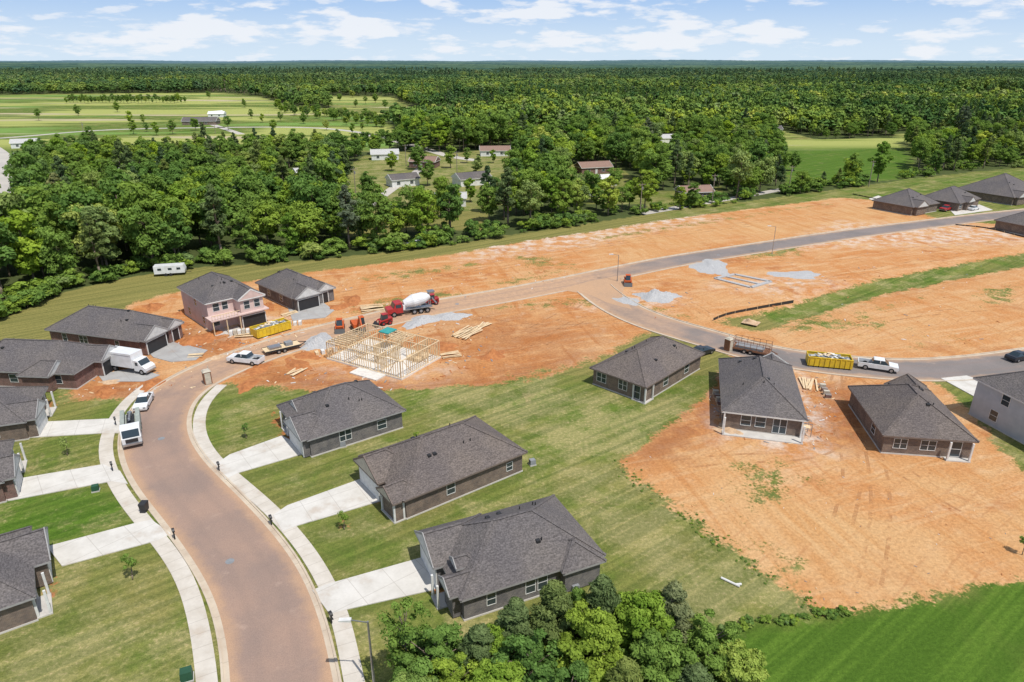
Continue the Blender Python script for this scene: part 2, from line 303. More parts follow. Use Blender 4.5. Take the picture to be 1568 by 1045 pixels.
for p_ in ([(1085,640),(1110,575),(1150,555),(1255,570),(1262,690),(1120,665)],[(690,365),(900,345),(930,370),(720,400)],[(1290,340),(1568,350),(1568,372),(1200,380)],[(900,470),(980,450),(1040,460),(1000,475)],[(480,575),(560,560),(680,570),(640,590)],[(340,480),(440,490),(400,520),(340,510)],[(1100,440),(1180,425),(1280,430),(1200,450)],[(780,365),(1050,325),(1100,335),(900,370)]): ap('chalk',p_,.75,5)
ap('chalk',[(1092,655),(1100,610),(1240,600),(1262,600),(1262,688),(1150,680)],1.,2)
ap('tan',[(1000,705),(1100,700),(1320,705),(1500,700),(1900,760),(1900,880),(1568,885),(1420,910),(1270,935),(1150,860)],.95,10); ap('tan',[(900,360),(1300,315),(1568,350),(1300,352),(950,405)],.65,8); ap('tan',[(1000,470),(1250,470),(1568,425),(1568,540),(1300,545),(1100,515)],.5,8)
Z=np.zeros(X.shape)
Z-=wmask(X,Y,[(1100,490),(1300,438),(1568,387),(1900,350),(1900,368),(1568,407),(1285,470),(1160,506)],3)*.6
me=bpy.data.meshes.new('ground'); me.vertices.add(len(X)); me.vertices.foreach_set('co',np.stack([X,Y,Z],1).ravel())
ii=np.arange(ny-1)[:,None]*nx+np.arange(nx-1)[None,:]; q=np.stack([ii,ii+1,ii+nx+1,ii+nx],-1).reshape(-1,4)
me.loops.add(q.size); me.loops.foreach_set('vertex_index',q.ravel().astype(np.int32)); me.polygons.add(len(q))
me.polygons.foreach_set('loop_start',np.arange(0,q.size,4,dtype=np.int32)); me.update(calc_edges=True)
me.polygons.foreach_set('use_smooth',np.ones(len(q),bool))
for k,a in A.items():
    at_=me.attributes.new(k,'FLOAT','POINT'); at_.data.foreach_set('value',a.astype(np.float32))
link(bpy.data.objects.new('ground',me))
t=NT('ground_soil_and_grass'); p=t.pos()
na=t.noise(p,.035,4,.6); nb=t.noise(p,.35,5,.62); nc=t.noise(p,2.6,4,.65); nd=t.noise(p,9,2,.7)
wv=t.noise(t.mapv(p,(.05,.5,1),(0,0,.35)),1.,4,.65,1.); wv2=t.noise(t.mapv(p,(.5,.05,1),(0,0,.25)),1.,4,.65,.8)
nbig=t.noise(p,.11,5,.65,.6); nh=t.noise(p,.055,4,.6,1.); nred=t.noise(p,.09,5,.7,.5)
dc=t.mix(t.step(nbig,.35,.65),(.52,.225,.078),(.58,.315,.14))
dc=t.mix(t.math('MULTIPLY',t.step(nh,.48,.68),.6),dc,(.61,.38,.19))
dc=t.mix(t.math('MULTIPLY',t.step(wv,.48,.68),.65),dc,(.64,.42,.23))
dc=t.mix(t.math('MULTIPLY',t.step(wv2,.54,.70),.6),dc,(.45,.18,.058))
dc=t.mix(t.math('MULTIPLY',t.step(nb,.54,.73),.55),dc,(.67,.475,.30))
dc=t.mix(t.math('MULTIPLY',t.step(nred,.55,.68),.7),dc,(.40,.14,.045))
dc=t.mix(t.math('MULTIPLY',t.attr('tan'),t.step(nh,.2,.6)),dc,t.mix(t.step(wv2,.4,.65),(.60,.37,.175),(.545,.29,.115)))
dc=t.mix(t.math('MULTIPLY',t.attr('chalk'),t.step(nb,.42,.62)),dc,(.66,.575,.49))
dc=t.mix(t.math('MULTIPLY',t.attr('red'),t.step(t.math('ADD',nb,t.math('MULTIPLY',na,.4)),.46,.75)),dc,(.29,.095,.033))
dc=t.mul(dc,t.mix(t.step(nc,.25,.75),(.79,.76,.74),(1.10,1.10,1.10)))
w=t.n('ShaderNodeTexWave'); t.l(t.mapv(p,(1,1,1),(0,0,-.9)),w.inputs['Vector']); w.inputs['Scale'].default_value=.16; w.inputs['Distortion'].default_value=9; w.inputs['Detail'].default_value=2; w.inputs['Detail Scale'].default_value=.25
trk=t.math('MULTIPLY',t.step(w.outputs['Fac'],.93,1.),t.step(nbig,.45,.6)); dc=t.mix(t.math('MULTIPLY',trk,.3),dc,(.38,.17,.07))
lu=t.math('ADD',t.attr('lush'),t.math('MULTIPLY',t.math('SUBTRACT',nbig,.5),1.6)); 
gc=t.mix(t.step(lu,.0,1.),(.225,.205,.07),(.085,.155,.020))
np_=t.noise(p,.15,5,.74)
pl=t.math('ADD',t.attr('pale'),t.math('MULTIPLY',t.math('SUBTRACT',np_,.5),3.4))
gc=t.mix(t.math('MULTIPLY',t.step(pl,.3,1.1),.78),gc,(.32,.285,.13))
gc=t.mix(t.math('MULTIPLY',t.step(nc,.52,.70),t.math('MULTIPLY',t.step(pl,.3,.8),.7)),gc,(.38,.30,.17))
gc=t.mix(t.math('MULTIPLY',t.step(nred,.60,.70),t.math('MULTIPLY',t.step(pl,-.2,.5),.55)),gc,(.42,.31,.18))
ml=t.noise(t.mapv(p,(.03,1.1,1),(0,0,.64)),1.,2,.5,.3); gc=t.mul(gc,t.mix(t.step(ml,.38,.62),(.78,.83,.75),(1.14,1.11,1.06)))
gc=t.mul(gc,t.mix(t.step(nd,.2,.8),(.74,.76,.74),(1.24,1.22,1.22)))
gc=t.mul(gc,t.mix(t.step(nc,.25,.75),(.76,.79,.74),(1.16,1.14,1.13)))
sy=t.n('ShaderNodeSeparateXYZ'); t.l(p,sy.inputs[0])
band=t.noise(t.mapv(p,(.004,.014,1)),1.,3,.6,.5); ff=t.step(sy.outputs[1],380,420)
gc=t.mix(t.math('MULTIPLY',ff,t.step(band,.48,.56)),gc,(.33,.35,.10)); gc=t.mix(t.math('MULTIPLY',ff,t.step(band,.44,.36)),gc,(.165,.27,.06))
bt2=t.noise(t.mapv(p,(.002,.012,1)),1.7,3); gc=t.mix(t.math('MULTIPLY',ff,t.step(bt2,.60,.66)),gc,(.42,.36,.22))
dmask=t.step(t.math('ADD',t.attr('dirt'),t.math('MULTIPLY',t.math('SUBTRACT',t.math('ADD',t.math('MULTIPLY',nb,.6),t.math('MULTIPLY',nc,.4)),.5),1.8)),.42,.62)
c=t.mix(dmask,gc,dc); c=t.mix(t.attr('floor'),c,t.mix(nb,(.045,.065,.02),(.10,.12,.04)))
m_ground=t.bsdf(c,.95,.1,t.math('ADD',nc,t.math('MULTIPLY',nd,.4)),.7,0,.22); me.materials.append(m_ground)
t=NT('compacted_clay_tracks'); p=t.pos(); n1=t.noise(p,.35,4,.65); n2=t.noise(p,4,3)
c=t.mix(t.step(n2,.3,.7),(.44,.21,.088),(.53,.29,.135)); b=t.n('ShaderNodeBsdfDiffuse'); t.l(c,b.inputs[0]); tp=t.n('ShaderNodeBsdfTransparent'); mx=t.n('ShaderNodeMixShader')
t.l(t.math('MULTIPLY',t.step(n1,.44,.66),.5),mx.inputs[0]); t.l(tp.outputs[0],mx.inputs[1]); t.l(b.outputs[0],mx.inputs[2]); t.l(mx.outputs[0],t.out.inputs[0]); m_trk=t.m
par=link(bpy.data.objects.new('tyre_tracks',None)); zz=.005
for px in ([(1290,566),(1275,600),(1285,650),(1310,720),(1290,800)],[(1300,566),(1300,610),(1330,680),(1400,740),(1480,780)],[(1310,570),(1325,640),(1345,720),(1350,800),(1330,900)],[(1000,720),(1100,700),(1260,700),(1300,650)],[(520,450),(640,430),(800,405),(960,370),(1150,345)],[(560,440),(700,415),(850,385),(1040,355),(1280,325)],[(700,480),(800,500),(900,500),(960,490)],[(680,520),(780,520),(880,470),(900,450)],[(1100,400),(1250,400),(1400,380),(1560,370)],[(1060,430),(1200,440),(1330,415),(1500,385)],[(1200,530),(1300,500),(1420,480),(1560,470)],[(980,440),(1050,460),(1080,480)],[(400,580),(480,585),(600,592),(720,580),(850,560)],[(250,490),(300,500),(360,530)],[(740,560),(830,530),(880,490),(940,480)]):
    L_=smooth(cr([G(*q) for q in px],2),10)
    for o in (-.95,.95): strip('wheel_rut',L_,o+.2,o-.2,zz,m_trk,par); zz+=.0006

# ------------------------------------------------------------ houses
def roof(mb,x0,x1,y0,y1,z,pitch,axis='x',e0='hip',e1='hip',mr=0,mt=1,mg=2,th=.2):
    sw=(axis=='y')
    if sw: x0,x1,y0,y1=y0,y1,x0,x1
    T=(lambda a,b,c:(b,a,c)) if sw else (lambda a,b,c:(a,b,c))
    h=(y1-y0)/2; zr=z+h*pitch; ym=(y0+y1)/2
    r0x=x0+(h if e0=='hip' else 0); r1x=x1-(h if e1=='hip' else 0)
    if r0x>r1x: r0x=r1x=(x0+x1)/2
    a,b,c_,d=T(x0,y0,z),T(x1,y0,z),T(x1,y1,z),T(x0,y1,z); r0=T(r0x,ym,zr); r1=T(r1x,ym,zr)
    lo=[(q[0],q[1],z-th) for q in (a,b,c_,d)]
    k=len(mb.v); mb.v+=[a,b,c_,d,r0,r1]+lo
    fs=[((0,1,5,4),mr),((2,3,4,5),mr),((3,0,4),mr if e0=='hip' else mg),((1,2,5),mr if e1=='hip' else mg),((6,7,1,0),mt),((7,8,2,1),mt),((8,9,3,2),mt),((9,6,0,3),mt),((9,8,7,6),mt)]
    for f,m in fs: mb.f.append(tuple(k+i for i in f)); mb.m.append(m)
    def cap(p,q,w=.28,h=.05,m=mr): p=Vector(p);q=Vector(q); mb.beam(p+Vector((0,0,.02)),q+Vector((0,0,.02)),w,h,m)
    if (Vector(r0)-Vector(r1)).length>.3: cap(r0,r1)
    for end,e,cs in ((r0,e0,(a,d)),(r1,e1,(b,c_))):
        for q in cs:
            if e=='hip': cap(end,q)
            else: cap(end,q,.09,.22,mt)
def windows(mb,face,L,W,ins,pos,sill,w,h,wall):
    x0,x1,y0,y1=wall
    def pt(s,z,d):
        return {'S':(s,y0-d,z),'N':(s,y1+d,z),'W':(x0-d,s,z),'E':(x1+d,s,z)}[face]
    def bx(s0,s1,z0,z1,d0,d1,m):
        p=pt(s0,z0,d0);q=pt(s1,z1,d1); mb.box(min(p[0],q[0]),max(p[0],q[0]),min(p[1],q[1]),max(p[1],q[1]),z0,z1,m)
    a,b=pos-w/2,pos+w/2
    bx(a,b,sill,sill+h,-.05,.02,0)
    fw=.06
    bx(a-fw,a,sill-fw,sill+h+fw,-.05,.05,1); bx(b,b+fw,sill-fw,sill+h+fw,-.05,.05,1); bx(a,b,sill-fw,sill,-.05,.05,1); bx(a,b,sill+h,sill+h+fw,-.05,.05,1)
    bx(a,b,sill+h/2-.025,sill+h/2+.025,.02,.04,1)
    if w>1.3: bx(pos-.04,pos+.04,sill,sill+h/2-.03,.02,.042,1); bx(pos-.04,pos+.04,sill+h/2+.03,sill+h,.02,.042,1)
def house(name,p0,p1,p2=None,W=None,L=None,ze=2.75,pitch=.6,wall=b_brn,rf=s_gry,axis='auto',e0='hip',e1='hip',wings=(),wins=(),garage=(),porch=(),gab=None,trim=None,vents=True,ins=.45,found=True):
    a=G(*p0,ze); b=G(*p1,ze); d=(b-a); d.z=0; L=L or d.length; d.normalize(); n=Vector((-d.y,d.x,0))
    if W is None: c_=G(*p2,ze); W=(c_-a).dot(n)
    par=link(bpy.data.objects.new(name,None)); at(par,Vector((a.x,a.y,0)),yaw=math.atan2(d.y,d.x))
    w=(ins,L-ins,ins,W-ins); gab=gab or m_vin; trim=trim or m_white
    mw=MB(); mw.box(w[0],w[1],w[2],w[3],.12,ze-.21); mr=MB(); mg=MB(); md=MB()
    if found: mg.box(w[0]-.06,w[1]+.06,w[2]-.06,w[3]+.06,-.1,.16,2)
    if axis=='auto': axis='x' if L>=W else 'y'
    roof(mr,0,L,0,W,ze,pitch,axis,e0,e1)
    for i,wg in enumerate(wings):
        x0,x1,y0,y1,ax,g0,g1=wg[:7]; dz=wg[7] if len(wg)>7 else 0; k=.01*(i+1)
        roof(mr,x0+k,x1-k,y0+k,y1-k,ze+k+dz,pitch*(1.03+.01*i),ax,g0,g1)
        mw.box(x0+.4+k,x1-.4-k,y0+.4+k,y1-.4-k,.125+k,ze-.215-k+dz)
    for (face,pos,sill,ww,hh) in wins: windows(mg,face,L,W,ins,pos,sill,ww,hh,w)
    for (face,pos,ww,mat,off) in garage:
        a_,b_=pos-ww/2,pos+ww/2; z1=2.2
        def bx(s0,s1,z0,z1,d0,d1,m):
            d0+=off;d1+=off
            if face=='S': md.box(s0,s1,w[2]-d1,w[2]-d0,z0,z1,m)
            if face=='N': md.box(s0,s1,w[3]+d0,w[3]+d1,z0,z1,m)
            if face=='W': md.box(w[0]-d1,w[0]-d0,s0,s1,z0,z1,m)
            if face=='E': md.box(w[1]+d0,w[1]+d1,s0,s1,z0,z1,m)
        if mat==0:
            for k in range(4): bx(a_,b_,.12+k*.52,.12+k*.52+.49,-.05,.03,0)
        else: bx(a_,b_,.12,z1,-.05,.015,1)  # near-black panel stands in for the shade inside an open garage or doorway
        bx(a_-.14,a_,.1,z1+.14,-.05,.06,2); bx(b_,b_+.14,.1,z1+.14,-.05,.06,2); bx(a_,b_,z1,z1+.14,-.05,.06,2)
    for (x0,x1,y0,y1) in porch:
        md.box(x0,x1,y0,y1,-.05,.14,3)
        for xx in (x0+.15,x1-.15):
            for yy in (y0+.15,y1-.15): md.box(xx-.1,xx+.1,yy-.1,yy+.1,.14,ze-.19,2)
    if vents:
        r=random.Random(int(L*100+W*77)); 
        for k in range(7):
            x=r.uniform(.25,.75)*L; y=r.choice([.25,.3,.7,.75])*W
            hgt=min(x,L-x,y,W-y) if (e0=='hip' and e1=='hip') else (min(y,W-y) if axis=='x' else min(x,L-x))
            z=ze+hgt*pitch
            if k<4: md.cyl((x,y,z-.1),(x,y,z+.35),.06,n=6,m=1)
            else: md.box(x-.2,x+.2,y-.2,y+.2,z-.1,z+.16,1)
    mw.obj('walls',[wall],par); mr.obj('roof',[rf,trim,gab],par); 
    if mg.f: mg.obj('windows_and_foundation',[m_glass,m_white,m_conc],par)
    if md.f: md.obj('doors_shaded_openings_porch_and_vents',[m_door,m_dark,m_white,m_conc],par)
    return par,L,W
tb=M('fascia_brown',(.20,.155,.13)); tg=M('fascia_grey',(.34,.33,.32))
house('brick_house',(470,675),(622,628),(420,622),wall=b_gry,trim=tg,wings=[(-.7,5,.3,6.4,'x','gable','hip'),(1.2,8,5.6,10.7,'x','gable','hip')],garage=[('W',3.3,4.6,0,.78)],porch=[(-.2,1.2,7.2,9.8)],wins=[('S',5,.9,1.5,1.4),('S',10,.9,1.2,1.2)],gab=m_vin)
house('brick_house',(618,768),(808,692),(545,700),wall=b_brn,trim=tb,rf=s_brn,wings=[(-.8,5,4.4,10.6,'x','gable','hip'),(-1.2,3,.2,4,'x','gable','hip',-.1)],garage=[('W',7.4,4.6,0,.88)],porch=[(-1.0,.4,.5,3.6)],wins=[('S',6,1,1,1.3),('S',14.,.9,.8,1.)],gab=m_beige)
house('brick_house',(705,921),(928,850),(638,815),wall=b_gry,trim=tg,wings=[(-.9,6,4.6,10.4,'x','gable','hip',.12),(-.8,3.4,.6,3.6,'x','gable','hip',.05),(9.5,14,-.7,4,'y','hip','hip',-.04),(.6,2.9,2.7,4.6,'x','gable','hip',.9)],garage=[('W',7.4,4.6,0,.98)],porch=[(-1.3,.4,2.6,4.4)],wins=[('S',3,.9,.8,1.2),('S',6.8,.8,.9,1.5),('S',8.,.8,.9,1.5)],gab=m_vin)
house('brick_house',(990,594),(1080,541),(903,563),wall=b_brn,trim=tb,rf=s_brn,porch=[(.1,2.4,.1,2.4)],wins=[('W',4.2,.9,1.4,1.5),('W',8,.9,1.6,1.4),('S',6,.9,1.2,1.3),('S',12,.9,1.2,1.3),('W',1.8,.3,1.1,2.)])
house('brick_house',(1105,630),(1238,645),(1130,552),wall=b_brn,trim=m_white,axis='y',wings=[(5,10.2,12,17.8,'y','hip','gable')],porch=[(.3,10.2,-1.4,.3)],wins=[('S',3.2,.9,1.2,1.4),('S',5,.9,1.2,1.4),('S',7.4,.3,1.6,2.)])
house('brick_house',(1352,667),(1500,677),(1310,592),wall=b_brn,rf=s_brn,trim=tb,axis='y',wings=[(5.2,10.9,9,15.2,'y','hip','gable')],porch=[(7.6,10.4,-.4,1.5)],wins=[('S',2.4,.9,1.5,1.3),('S',5.6,.9,1.7,1.3),('S',8.8,.3,1.1,2.),('W',4,.9,1.2,1.2)])
house('two_storey_house',(1632,648),(1750,630),(1503,577),L=11,ze=5.4,wall=m_blueg,trim=m_white,axis='y',wins=[('W',3,3.6,1.1,1.4),('W',8,3.6,1.1,1.4),('W',3,.9,1.1,1.4),('W',9,.9,1.1,1.4)])
house('brick_house',(446,457),(513,440),(398,431),wall=b_gry,trim=tg,axis='y',wings=[(.2,6,-1.2,6,'y','gable','hip'),(5.4,9.8,-.3,5,'y','gable','hip',-.05)],garage=[('S',3.1,4.4,1,1.3),('S',7.4,1.1,1,.4)],wins=[('W',5,.9,1.1,1.2),('W',10,.9,1.1,1.2)])
house('brick_house',(212,523),(279,491),(82,499),wall=b_red,trim=tg,axis='y',wings=[(.2,5.8,-1.0,6,'y','gable','hip'),(5.6,9.6,-.9,5,'y','gable','hip',-.05)],garage=[('S',3,4.2,1,1.1),('S',7.5,1.4,1,1.)],wins=[('W',5,.9,.8,1.2),('W',12,.9,1.6,1.3),('W',16,.9,.9,1.3)])
house('brick_house',(113,573),(178,532),W=19,wall=b_red,trim=tg,axis='y',wings=[(-1.3,3.6,3,8,'y','gable','hip'),(4.6,9.8,-1.2,5,'y','gable','hip',-.05)],garage=[('S',7.1,4,1,1.3)],wins=[('W',3,.9,1,1.3),('W',10,.9,1.2,1.2)])
house('brick_house',(40,646),(74,592),W=16,wall=b_brn,trim=tg,axis='y',wings=[(.4,5.4,-1,6,'y','gable','hip')],garage=[('S',3,3.8,0,1.1)],porch=[(6.5,9.4,-.8,.5)],wins=[('W',4,.9,1.2,1.3)])
house('brick_house',(6,738),(22,673),W=15,wall=b_red,trim=tg,axis='y',wings=[(.4,5.4,-1,6,'y','gable','hip')],garage=[('S',3,3.8,0,1.1)],porch=[(6.5,9.4,-.8,.5)])
house('brick_house',(55,914),(48,806),W=15,wall=b_brn,trim=tg,axis='y',wings=[(4.6,10.4,-1.3,6,'y','gable','hip')],garage=[('S',7.4,4.2,0,1.35)],porch=[(.6,3.6,-.7,.5)],wins=[('S',2,.9,1,1.3)])
house('brick_house',(1398,318),(1440,311),W=14,wall=b_brn,trim=tb,wings=[(1,7,-1,6,'y','gable','hip')],wins=[('S',4,.9,1.6,1.3)])
house('brick_house',(1470,312),(1503,304),W=13,wall=b_brn,trim=tb,wings=[(4,9,-1,6,'y','gable','hip')],wins=[('S',2,.9,1.6,1.3)])
house('brick_house',(1553,303),(1605,295),W=20,wall=b_brn,trim=tb,wings=[(1,7,-1,6,'y','gable','hip')])
house('brick_house',(1590,350),(1640,342),W=12,wall=b_brn,trim=tb)
par,L,Wd=house('two_storey_house_under_construction',(313,466),(398,447),(264,441),ze=5.5,wall=m_pink,trim=m_white,axis='y',e0='hip',wings=[(5.,10.1,-2.4,5,'y','gable','hip')],gab=m_pink,
  wins=[('S',2,3.6,1.1,1.4),('S',3.6,3.6,1.0,1.4),('W',3,.9,1.1,1.4),('W',6,3.6,1.1,1.4),('W',10,.9,1.1,1.4),('S',1.6,.9,1.2,1.4)],garage=[('S',7.6,4.2,1,2.45)])
mb=MB(); mb.box(-.2,L+.2,-2.6,.46,2.75,2.95,0); mb.box(.2,5,-2.4,.3,-.05,.14,2)
for x in (0,2.4,4.8): mb.box(x,x+.14,-2.5,-2.36,.1,2.75,1)
for x in np.arange(0,5,.5): mb.box(x,x+.05,-2.5,-2.45,2.95,3.7,1)
mb.box(0,5,-2.52,-2.42,3.7,3.8,1); mb.obj('porch_deck',[m_pink,m_wood,m_conc],par)
for w_ in [(6.6,1.),(8.5,1.)]:
    m2=MB(); windows(m2,'S',0,0,0,w_[0],3.6,w_[1],1.4,(0,0,-2.,0)); m2.obj('gable_window',[m_glass,m_white],par)
a=G(615,583);b=G(667,553);d=b-a;L=d.length+1.5; c_=G(480,560); d.normalize(); n=Vector((-d.y,d.x,0)); W_=(c_-a).dot(n)
par=link(bpy.data.objects.new('wood_framed_house_under_construction',None)); at(par,a,yaw=math.atan2(d.y,d.x))
mb=MB(); mb.box(0,L,0,W_,-.05,.25); mb.box(-2.2,0,W_*.2,W_*.55,-.05,.2); mb.obj('slab',[M('slab_concrete',(.70,.66,.60))],par)
mb=MB(); hgt=3.0
def wallf(x0,y0,x1,y1):
    p=Vector((x0,y0,0));q=Vector((x1,y1,0)); ln=(q-p).length; k=max(1,int(ln/.45))
    for i in range(k+1):
        r=p.lerp(q,i/k)
        if (int(r.x*3+r.y*7))%9==4: continue
        mb.box(r.x-.045,r.x+.045,r.y-.045,r.y+.045,.29,hgt)
    mb.beam(p+Vector((0,0,hgt+.05)),q+Vector((0,0,hgt+.05)),.14,.1); mb.beam(p+Vector((0,0,.27)),q+Vector((0,0,.27)),.14,.06)
    mb.beam(p.lerp(q,.05)+Vector((.08,.06,hgt)),p.lerp(q,min(1,2.6/ln))+Vector((.08,.06,.3)),.03,.1)
i=.15
for w_ in [(i,i,L-i,i),(i,W_-i,L-i,W_-i),(i,i+.12,i,W_-i-.12),(L-i,i+.12,L-i,W_-i-.12),(i+.1,W_*.3,L*.55,W_*.3),(L*.55,W_*.3+.1,L*.55,W_*.7),(L*.3,W_*.5,L-.3,W_*.5),(.3,W_*.7,L-.3,W_*.7),(L*.4,W_*.7,L*.4,W_-.3),(L*.7,.3,L*.7,W_*.3),(L*.25,W_*.3,L*.25,W_*.7),(L*.55,W_*.15,L-.3,W_*.15)]: wallf(*w_)
for k in range(9): mb.beam((L*.05+k*.7,W_*.72,hgt+.2),(L*.05+k*.7,W_*.98,hgt+.2),.06,.2)
for k in range(6): mb.beam((L*.6,W_*.3+k*.6,hgt+.2),(L*.97,W_*.3+k*.6,hgt+.2),.06,.2)
mb.obj('studs_and_plates',[m_wood],par)
mb=MB(); 
for k in range(5): mb.box(L*.6,L*.9,W_*.1+k*.5,W_*.1+k*.5+.4,.26,.9,0)
mb.box(L*.72,L*.95,W_*.55,W_*.68,3.32,3.5,1); mb.obj('stacked_lumber',[m_wood,m_teal],par)

fw=M('far_white_wall',(.75,.75,.72)); fr_=M('far_roof_light',(.50,.49,.47)); frr=M('far_roof_brown',(.28,.18,.14))
RM={'l':fr_,'r':frr,'s':s_gry,'w':fw}; WM={'w':fw,'b':b_red,'n':b_brn}
for (x,y,L_,W_,yw,wk,rk) in HOUSES:
    wm,rm=WM[wk],RM[rk]; c2=G(x,y)
    par=link(bpy.data.objects.new('farm_house' if y<200 else 'bungalow',None)); at(par,c2,yaw=yw)
    mw=MB(); mw.box(.4,L_-.4,.4,W_-.4,-.1,2.6); mw.obj('walls',[wm],par); mr=MB(); roof(mr,0,L_,0,W_,2.8,.45,'x','gable','gable'); mr.obj('roof',[rm,fw,wm],par)
    mg=MB()
    for s in (.25,.7): windows(mg,'S',0,0,0,L_*s,.9,1.3,1.2,(.4,L_-.4,.4,W_-.4))
    mg.box(L_*.48-.5,L_*.48+.5,.34,.42,0,2.1,1); mg.obj('windows_and_door',[m_glass,m_white],par)
mb=MB(); mb.prof([(-3.2,.6),(3.2,.6),(3.3,1.3),(3.,2.4),(-3.2,2.4)],-1.1,1.1,0); mb.beam((3.2,0,.6),(4.4,0,.5),.12,m=1)
for x in (-2,.2,2): mb.box(x-.4,x+.4,-1.13,-1.09,1.4,1.9,2)
mb.cyl((-.8,-1.15,.36),(-.8,1.15,.36),.36,n=14,m=1); mb.cyl((.2,-1.15,.36),(.2,1.15,.36),.36,n=14,m=1); at(mb.obj('camper_trailer',[m_vwhite,m_dark,m_glass],bevel=.05),G(262,421),yaw=.25)
m_cr=M('country_road_surface',(.50,.46,.40),(.41,.38,.34),.05)
for px,w_ in (([(-60,345),(5,318),(14,290),(10,262),(2,238),(-30,215)],4),([(560,206),(600,215),(640,225),(690,240),(730,246)],3),([(310,186),(340,196),(370,206)],2.5),([(980,328),(1050,316),(1110,306),(1200,290)],2),([(-200,222),(0,212),(150,200),(300,196),(480,196),(600,210)],3),([(545,330),(600,290),(640,262),(660,240)],2)):
    L_=smooth(cr([G(*p) for p in px],6),3); strip('country_road',L_,w_,-w_,.03,m_cr)

# ------------------------------------------------------------ vehicles
VM=[m_vwhite,m_glass,m_tyre,m_chrome,m_dark]
def wheels(mb,xs_,hw,r=.38,w=.26,m=2,mh=3):
    for x in xs_:
        for s in (-1,1):
            mb.cyl((x,s*hw,r),(x,s*(hw-w),r),r,n=16,m=m); mb.cyl((x,s*(hw+.015),r),(x,s*(hw-.02),r),r*.55,n=10,m=mh)
def sedan(paint,name='parked_car'):
    mb=MB(); mb.prof([(-2.3,.3),(2.3,.3),(2.35,.55),(2.25,.78),(1.2,.95),(-1.6,1.0),(-2.2,.98),(-2.35,.7)],-.9,.9,0)
    mb.fr((-1.75,1.15,-.82,.82,.95),(-1.1,.25,-.64,.64,1.42),1); mb.fr((-1.05,.2,-.62,.62,1.42),(-.95,.1,-.58,.58,1.47),0)
    mb.box(-.45,-.37,-.76,.76,1.0,1.40,0); wheels(mb,(-1.4,1.45),.92,.34,.22)
    mb.box(2.3,2.37,-.8,-.45,.6,.75,3); mb.box(2.3,2.37,.45,.8,.6,.75,3); return mb.obj(name,[paint]+VM[1:],bevel=.04)
def pickup(paint,name='pickup_truck'):
    mb=MB(); mb.prof([(-2.9,.45),(2.75,.45),(2.85,.6),(2.8,1.05),(1.5,1.18),(-.9,1.18),(-.9,.62),(-2.9,.62)],-.98,.98,0)
    mb.box(-2.9,-.9,.86,.98,.6,1.2,0); mb.box(-2.9,-.9,-.98,-.86,.6,1.2,0); mb.box(-2.92,-2.82,-.86,.86,.6,1.2,0); mb.box(-2.8,-.95,-.85,.85,.63,.66,4)
    mb.fr((-1.0,1.5,-.9,.9,1.18),(-.75,.75,-.72,.72,1.78),1); mb.fr((-.8,.8,-.74,.74,1.78),(-.7,.65,-.68,.68,1.86),0); mb.box(.1,.2,-.84,.84,1.2,1.76,0)
    mb.box(2.8,2.95,-.95,.95,.5,.72,3); mb.box(2.78,2.87,-.6,.6,.75,1.0,4); wheels(mb,(-1.8,1.85),.99,.42,.28); return mb.obj(name,[paint]+VM[1:],bevel=.04)
def box_truck():
    mb=MB(); mb.box(-3.6,1.5,-1.15,1.15,.95,3.3,0); mb.box(-3.6,2.,-.5,.5,.6,.9,4)
    mb.prof([(1.55,.5),(3.7,.5),(3.75,1.1),(3.3,1.45),(2.9,1.5),(2.4,2.25),(1.55,2.3)],-1.0,1.0,0)
    mb.prof([(2.95,1.52),(3.0,1.52),(2.5,2.22),(2.44,2.22)],-.9,.9,1); mb.box(1.9,2.4,-1.02,1.02,1.45,2.0,1); mb.box(3.7,3.85,-1,1,.45,.7,3)
    for y in (-1.17,1.15): mb.box(-3.5,1.4,y,y+.02,2.9,2.98,3)
    wheels(mb,(-2.3,2.9),1.05,.45,.3); return mb.obj('box_truck',VM,bevel=.03)
def utility_truck():
    mb=MB(); mb.box(-4,1.2,-1.1,1.1,.8,1.0,4); mb.box(-4,.9,-1.15,1.15,1.0,1.35,0)
    for s in (-1,1): mb.box(-4,.9,s*1.15-(.5 if s>0 else 0),s*1.15+(.5 if s<0 else 0),1.35,2.1,0)
    mb.box(-3.2,-.3,-.45,.45,1.35,1.7,4); mb.beam((-3.,0,1.9),(.4,0,2.6),.25,.3,3); mb.cyl((-2.8,0,1.3),(-2.8,0,2.2),.3,m=3)
    mb.prof([(1.3,.55),(3.5,.55),(3.6,1.5),(3.4,1.55),(3.0,2.5),(1.4,2.55)],-1.1,1.1,5); mb.prof([(3.45,1.58),(3.52,1.58),(3.12,2.42),(3.04,2.42)],-.95,.95,1)
    mb.box(1.9,2.9,-1.12,1.12,1.6,2.25,1); mb.box(3.5,3.7,-1.1,1.1,.5,.8,3); mb.box(3.56,3.64,-.7,.7,.9,1.4,4); wheels(mb,(-2.9,-1.7,2.6),1.1,.5,.35); return mb.obj('utility_truck',[m_green_body]+VM[1:]+[m_vwhite],bevel=.03)
